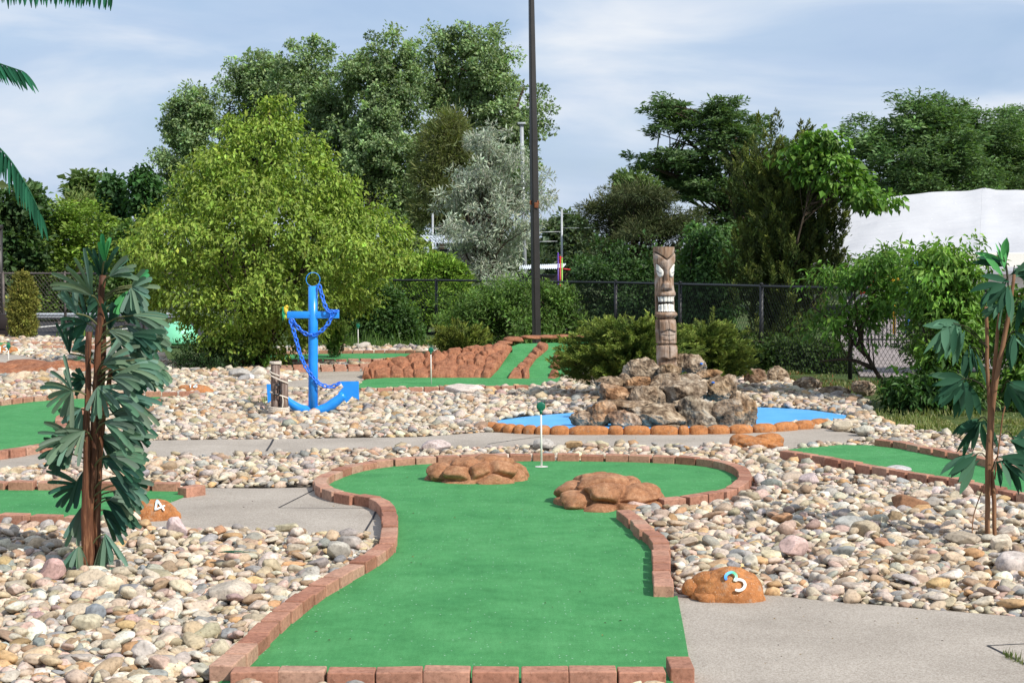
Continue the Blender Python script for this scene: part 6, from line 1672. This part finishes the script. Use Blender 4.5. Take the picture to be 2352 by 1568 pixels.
for px, c, y0 in ((1282, 'purple', 580), (1287, 'red', 588), (1291, 'limegreen', 592)):
    mb = MB(); q = P(px, y0, 50.); tube(mb, [[q[0], 50, 0], q], .022, 8); mb.build('upright', M[c], fr)
mb = MB(); tube(mb, [P(1280, 616, 50.), P(1310, 619, 50.)], .018, 8); tube(mb, [P(1281, 590, 50.), P(1292, 592, 50.)], .018, 8); mb.build('crossbar', M['red'], fr)
# black picket fence and play area seen through the right shrub
root = thing('picket_fence', 'black metal picket fence on the pale paving behind the leaning shrub', 'fence', [P(2150, 760, 34)[0], 34, 0])
mb = MB(); xs = np.linspace(P(1965, 700, 34)[0], P(2500, 700, 34)[0], 60)
for x in xs: box(mb, [x, 34, .42], (.022, .022, .85), .003)
mb.build('pickets', M['black_metal'], root, smooth=False)
mb = MB(); 
for z in (.14, .78): box(mb, [(xs[0] + xs[-1]) / 2, 33.97, z], (xs[-1] - xs[0], .02, .035), .003)
mb.build('rail', M['black_metal'], root, smooth=False)
for lb, px, py, c, rr_, nm in (('red curved play tube seen through the leaning shrub', 1995, 655, 'red', 0, 'play_tube'), ('blue play block stack seen through the leaning shrub', 2085, 650, 'bluetoy', 1, 'play_block'), ('yellow and orange toy seen through the shrub', 2055, 640, 'yellow', 2, 'play_toy'), ('blue play panel higher up behind the shrub leaves', 2105, 612, 'bluetoy', 3, 'play_board'), ('red play piece at the right edge behind the broad leaved plant', 2338, 690, 'red', 4, 'play_piece'), ('orange play piece low behind the right shrub', 2190, 668, 'orange', 5, 'play_piece')):
    Yp = 40.; s = mpp(Yp); c_ = P(px, py, Yp); mb = MB()
    if rr_ == 0: tube(mb, catmull(np.array([P(2008, 625, Yp), P(2006, 650, Yp), P(1990, 668, Yp), P(1975, 672, Yp)]), .05), .045, 8)
    elif rr_ == 1:
        for dx, dz, w in ((-8, 30, 16), (8, 28, 14), (-2, 10, 20), (10, -12, 12), (-14, -14, 10)): box(mb, c_ + [dx * s, 0, -dz * s], (w * s, .3, 16 * s), .03)
        tube(mb, [c_ + [0, 0, 0], [c_[0], Yp, 0]], .06, 8)
    elif rr_ == 2:
        for dx, dz in ((-10, 4), (6, 0), (-2, -8)): lump(mb, c_ + [dx * s, 0, dz * s], (7 * s, .1, 7 * s), 3, 3, .1)
        tube(mb, [c_, [c_[0], Yp, 0]], .04, 8)
    else:
        box(mb, c_, (22 * s, .12, 26 * s), .04); tube(mb, [c_, [c_[0], Yp, 0]], .05, 8); box(mb, c_ + [8 * s, -.1, 9 * s], (10 * s, .1, 12 * s), .02)
    tag(mb.build(nm, M[c], origin=[c_[0], Yp, 0]), lb, 'play equipment')
mb = MB(); box(mb, [P(1371, 745, 35)[0], 35, .32], (.06, .02, .10), .004); tube(mb, [[P(1371, 745, 35)[0], 35.02, 0], [P(1371, 745, 35)[0], 35.02, .3]], .01, 6)
tag(mb.build('yard_sign', M['white'], origin=[P(1371, 745, 35)[0], 35, 0]), 'tiny white stake sign in the weeds above the left juniper', 'stake sign')
# ================================================================== LIGHT, SKY, CAMERA
SUN_EL = math.radians(41); sd_ = nrm(np.array([.74, -.67, 0])) * math.cos(SUN_EL); sun_dir = Vector((sd_[0], sd_[1], math.sin(SUN_EL)))
w = bpy.data.worlds.new('World'); S.world = w; w.use_nodes = True
nt = w.node_tree; nt.nodes.clear(); N = nt.nodes.new; LK = nt.links.new
out = N('ShaderNodeOutputWorld'); sky = N('ShaderNodeTexSky'); sky.sky_type = 'NISHITA'; sky.sun_disc = False
sky.sun_elevation = SUN_EL; sky.sun_rotation = math.atan2(sun_dir.x, sun_dir.y); sky.air_density = 1.2; sky.dust_density = .6; sky.ozone_density = 2.5
tc = N('ShaderNodeTexCoord')
def cloud(scale, loc, detail, rough):
    mp_ = N('ShaderNodeMapping'); mp_.inputs['Scale'].default_value = scale; mp_.inputs['Location'].default_value = loc; LK(tc.outputs['Generated'], mp_.inputs['Vector'])
    n_ = N('ShaderNodeTexNoise'); n_.inputs['Scale'].default_value = 1; n_.inputs['Detail'].default_value = detail; n_.inputs['Roughness'].default_value = rough; n_.inputs['Distortion'].default_value = .4
    LK(mp_.outputs[0], n_.inputs['Vector']); return n_.outputs['Fac']
def wramp(fac, stops):
    r_ = N('ShaderNodeValToRGB'); e = r_.color_ramp.elements
    while len(e) < len(stops): e.new(.5)
    for k, (p_, c) in enumerate(stops): e[k].position = p_; e[k].color = (*c, 1)
    LK(fac, r_.inputs[0]); return r_.outputs[0]
c1 = cloud((5., 5., 19), (3.1, 0, .6), 7, .5)
c2 = cloud((13, 13, 34), (1.0, 4, 2.2), 6, .55)
mixf = N('ShaderNodeMix'); mixf.data_type = 'FLOAT'; mixf.inputs[0].default_value = .3; LK(c1, mixf.inputs[2]); LK(c2, mixf.inputs[3])
cov = wramp(mixf.outputs[0], [(.34, (.72, .72, .72)), (.60, (.98, .98, .98))])
bg1 = N('ShaderNodeBackground'); bg1.inputs[1].default_value = .115; LK(sky.outputs[0], bg1.inputs[0])
bg2 = N('ShaderNodeBackground'); bg2.inputs[1].default_value = 1.0
shade = wramp(c1, [(.36, (.36, .47, .67)), (.47, (.43, .535, .71)), (.56, (.55, .63, .755)), (.68, (.70, .74, .80))]); LK(shade, bg2.inputs[0])
ms = N('ShaderNodeMixShader'); LK(cov, ms.inputs[0]); LK(bg1.outputs[0], ms.inputs[1]); LK(bg2.outputs[0], ms.inputs[2]); LK(ms.outputs[0], out.inputs[0])
sl = bpy.data.lights.new('sun', 'SUN'); sl.energy = 4.3; sl.angle = math.radians(.53); sl.color = (1., .955, .88)
so = bpy.data.objects.new('sun', sl); COL.objects.link(so); so.rotation_euler = sun_dir.to_track_quat('Z', 'Y').to_euler(); so.location = (8, -8, 12)
cam = bpy.data.cameras.new('camera'); cam.sensor_width = 36; cam.lens = F / 2352 * 36; cam.clip_end = 5000; cam.clip_start = .05
co = bpy.data.objects.new('camera', cam); COL.objects.link(co); co.location = (0, 0, CH); co.rotation_euler = (math.pi / 2 - PITCH, 0, 0)
S.camera = co
S.view_settings.view_transform = 'Standard'; S.view_settings.look = 'None'; S.view_settings.exposure = .25; S.view_settings.gamma = 1
S.cycles.max_bounces = 6; S.cycles.diffuse_bounces = 3; S.cycles.transmission_bounces = 3; S.cycles.glossy_bounces = 2; S.cycles.use_denoising = True
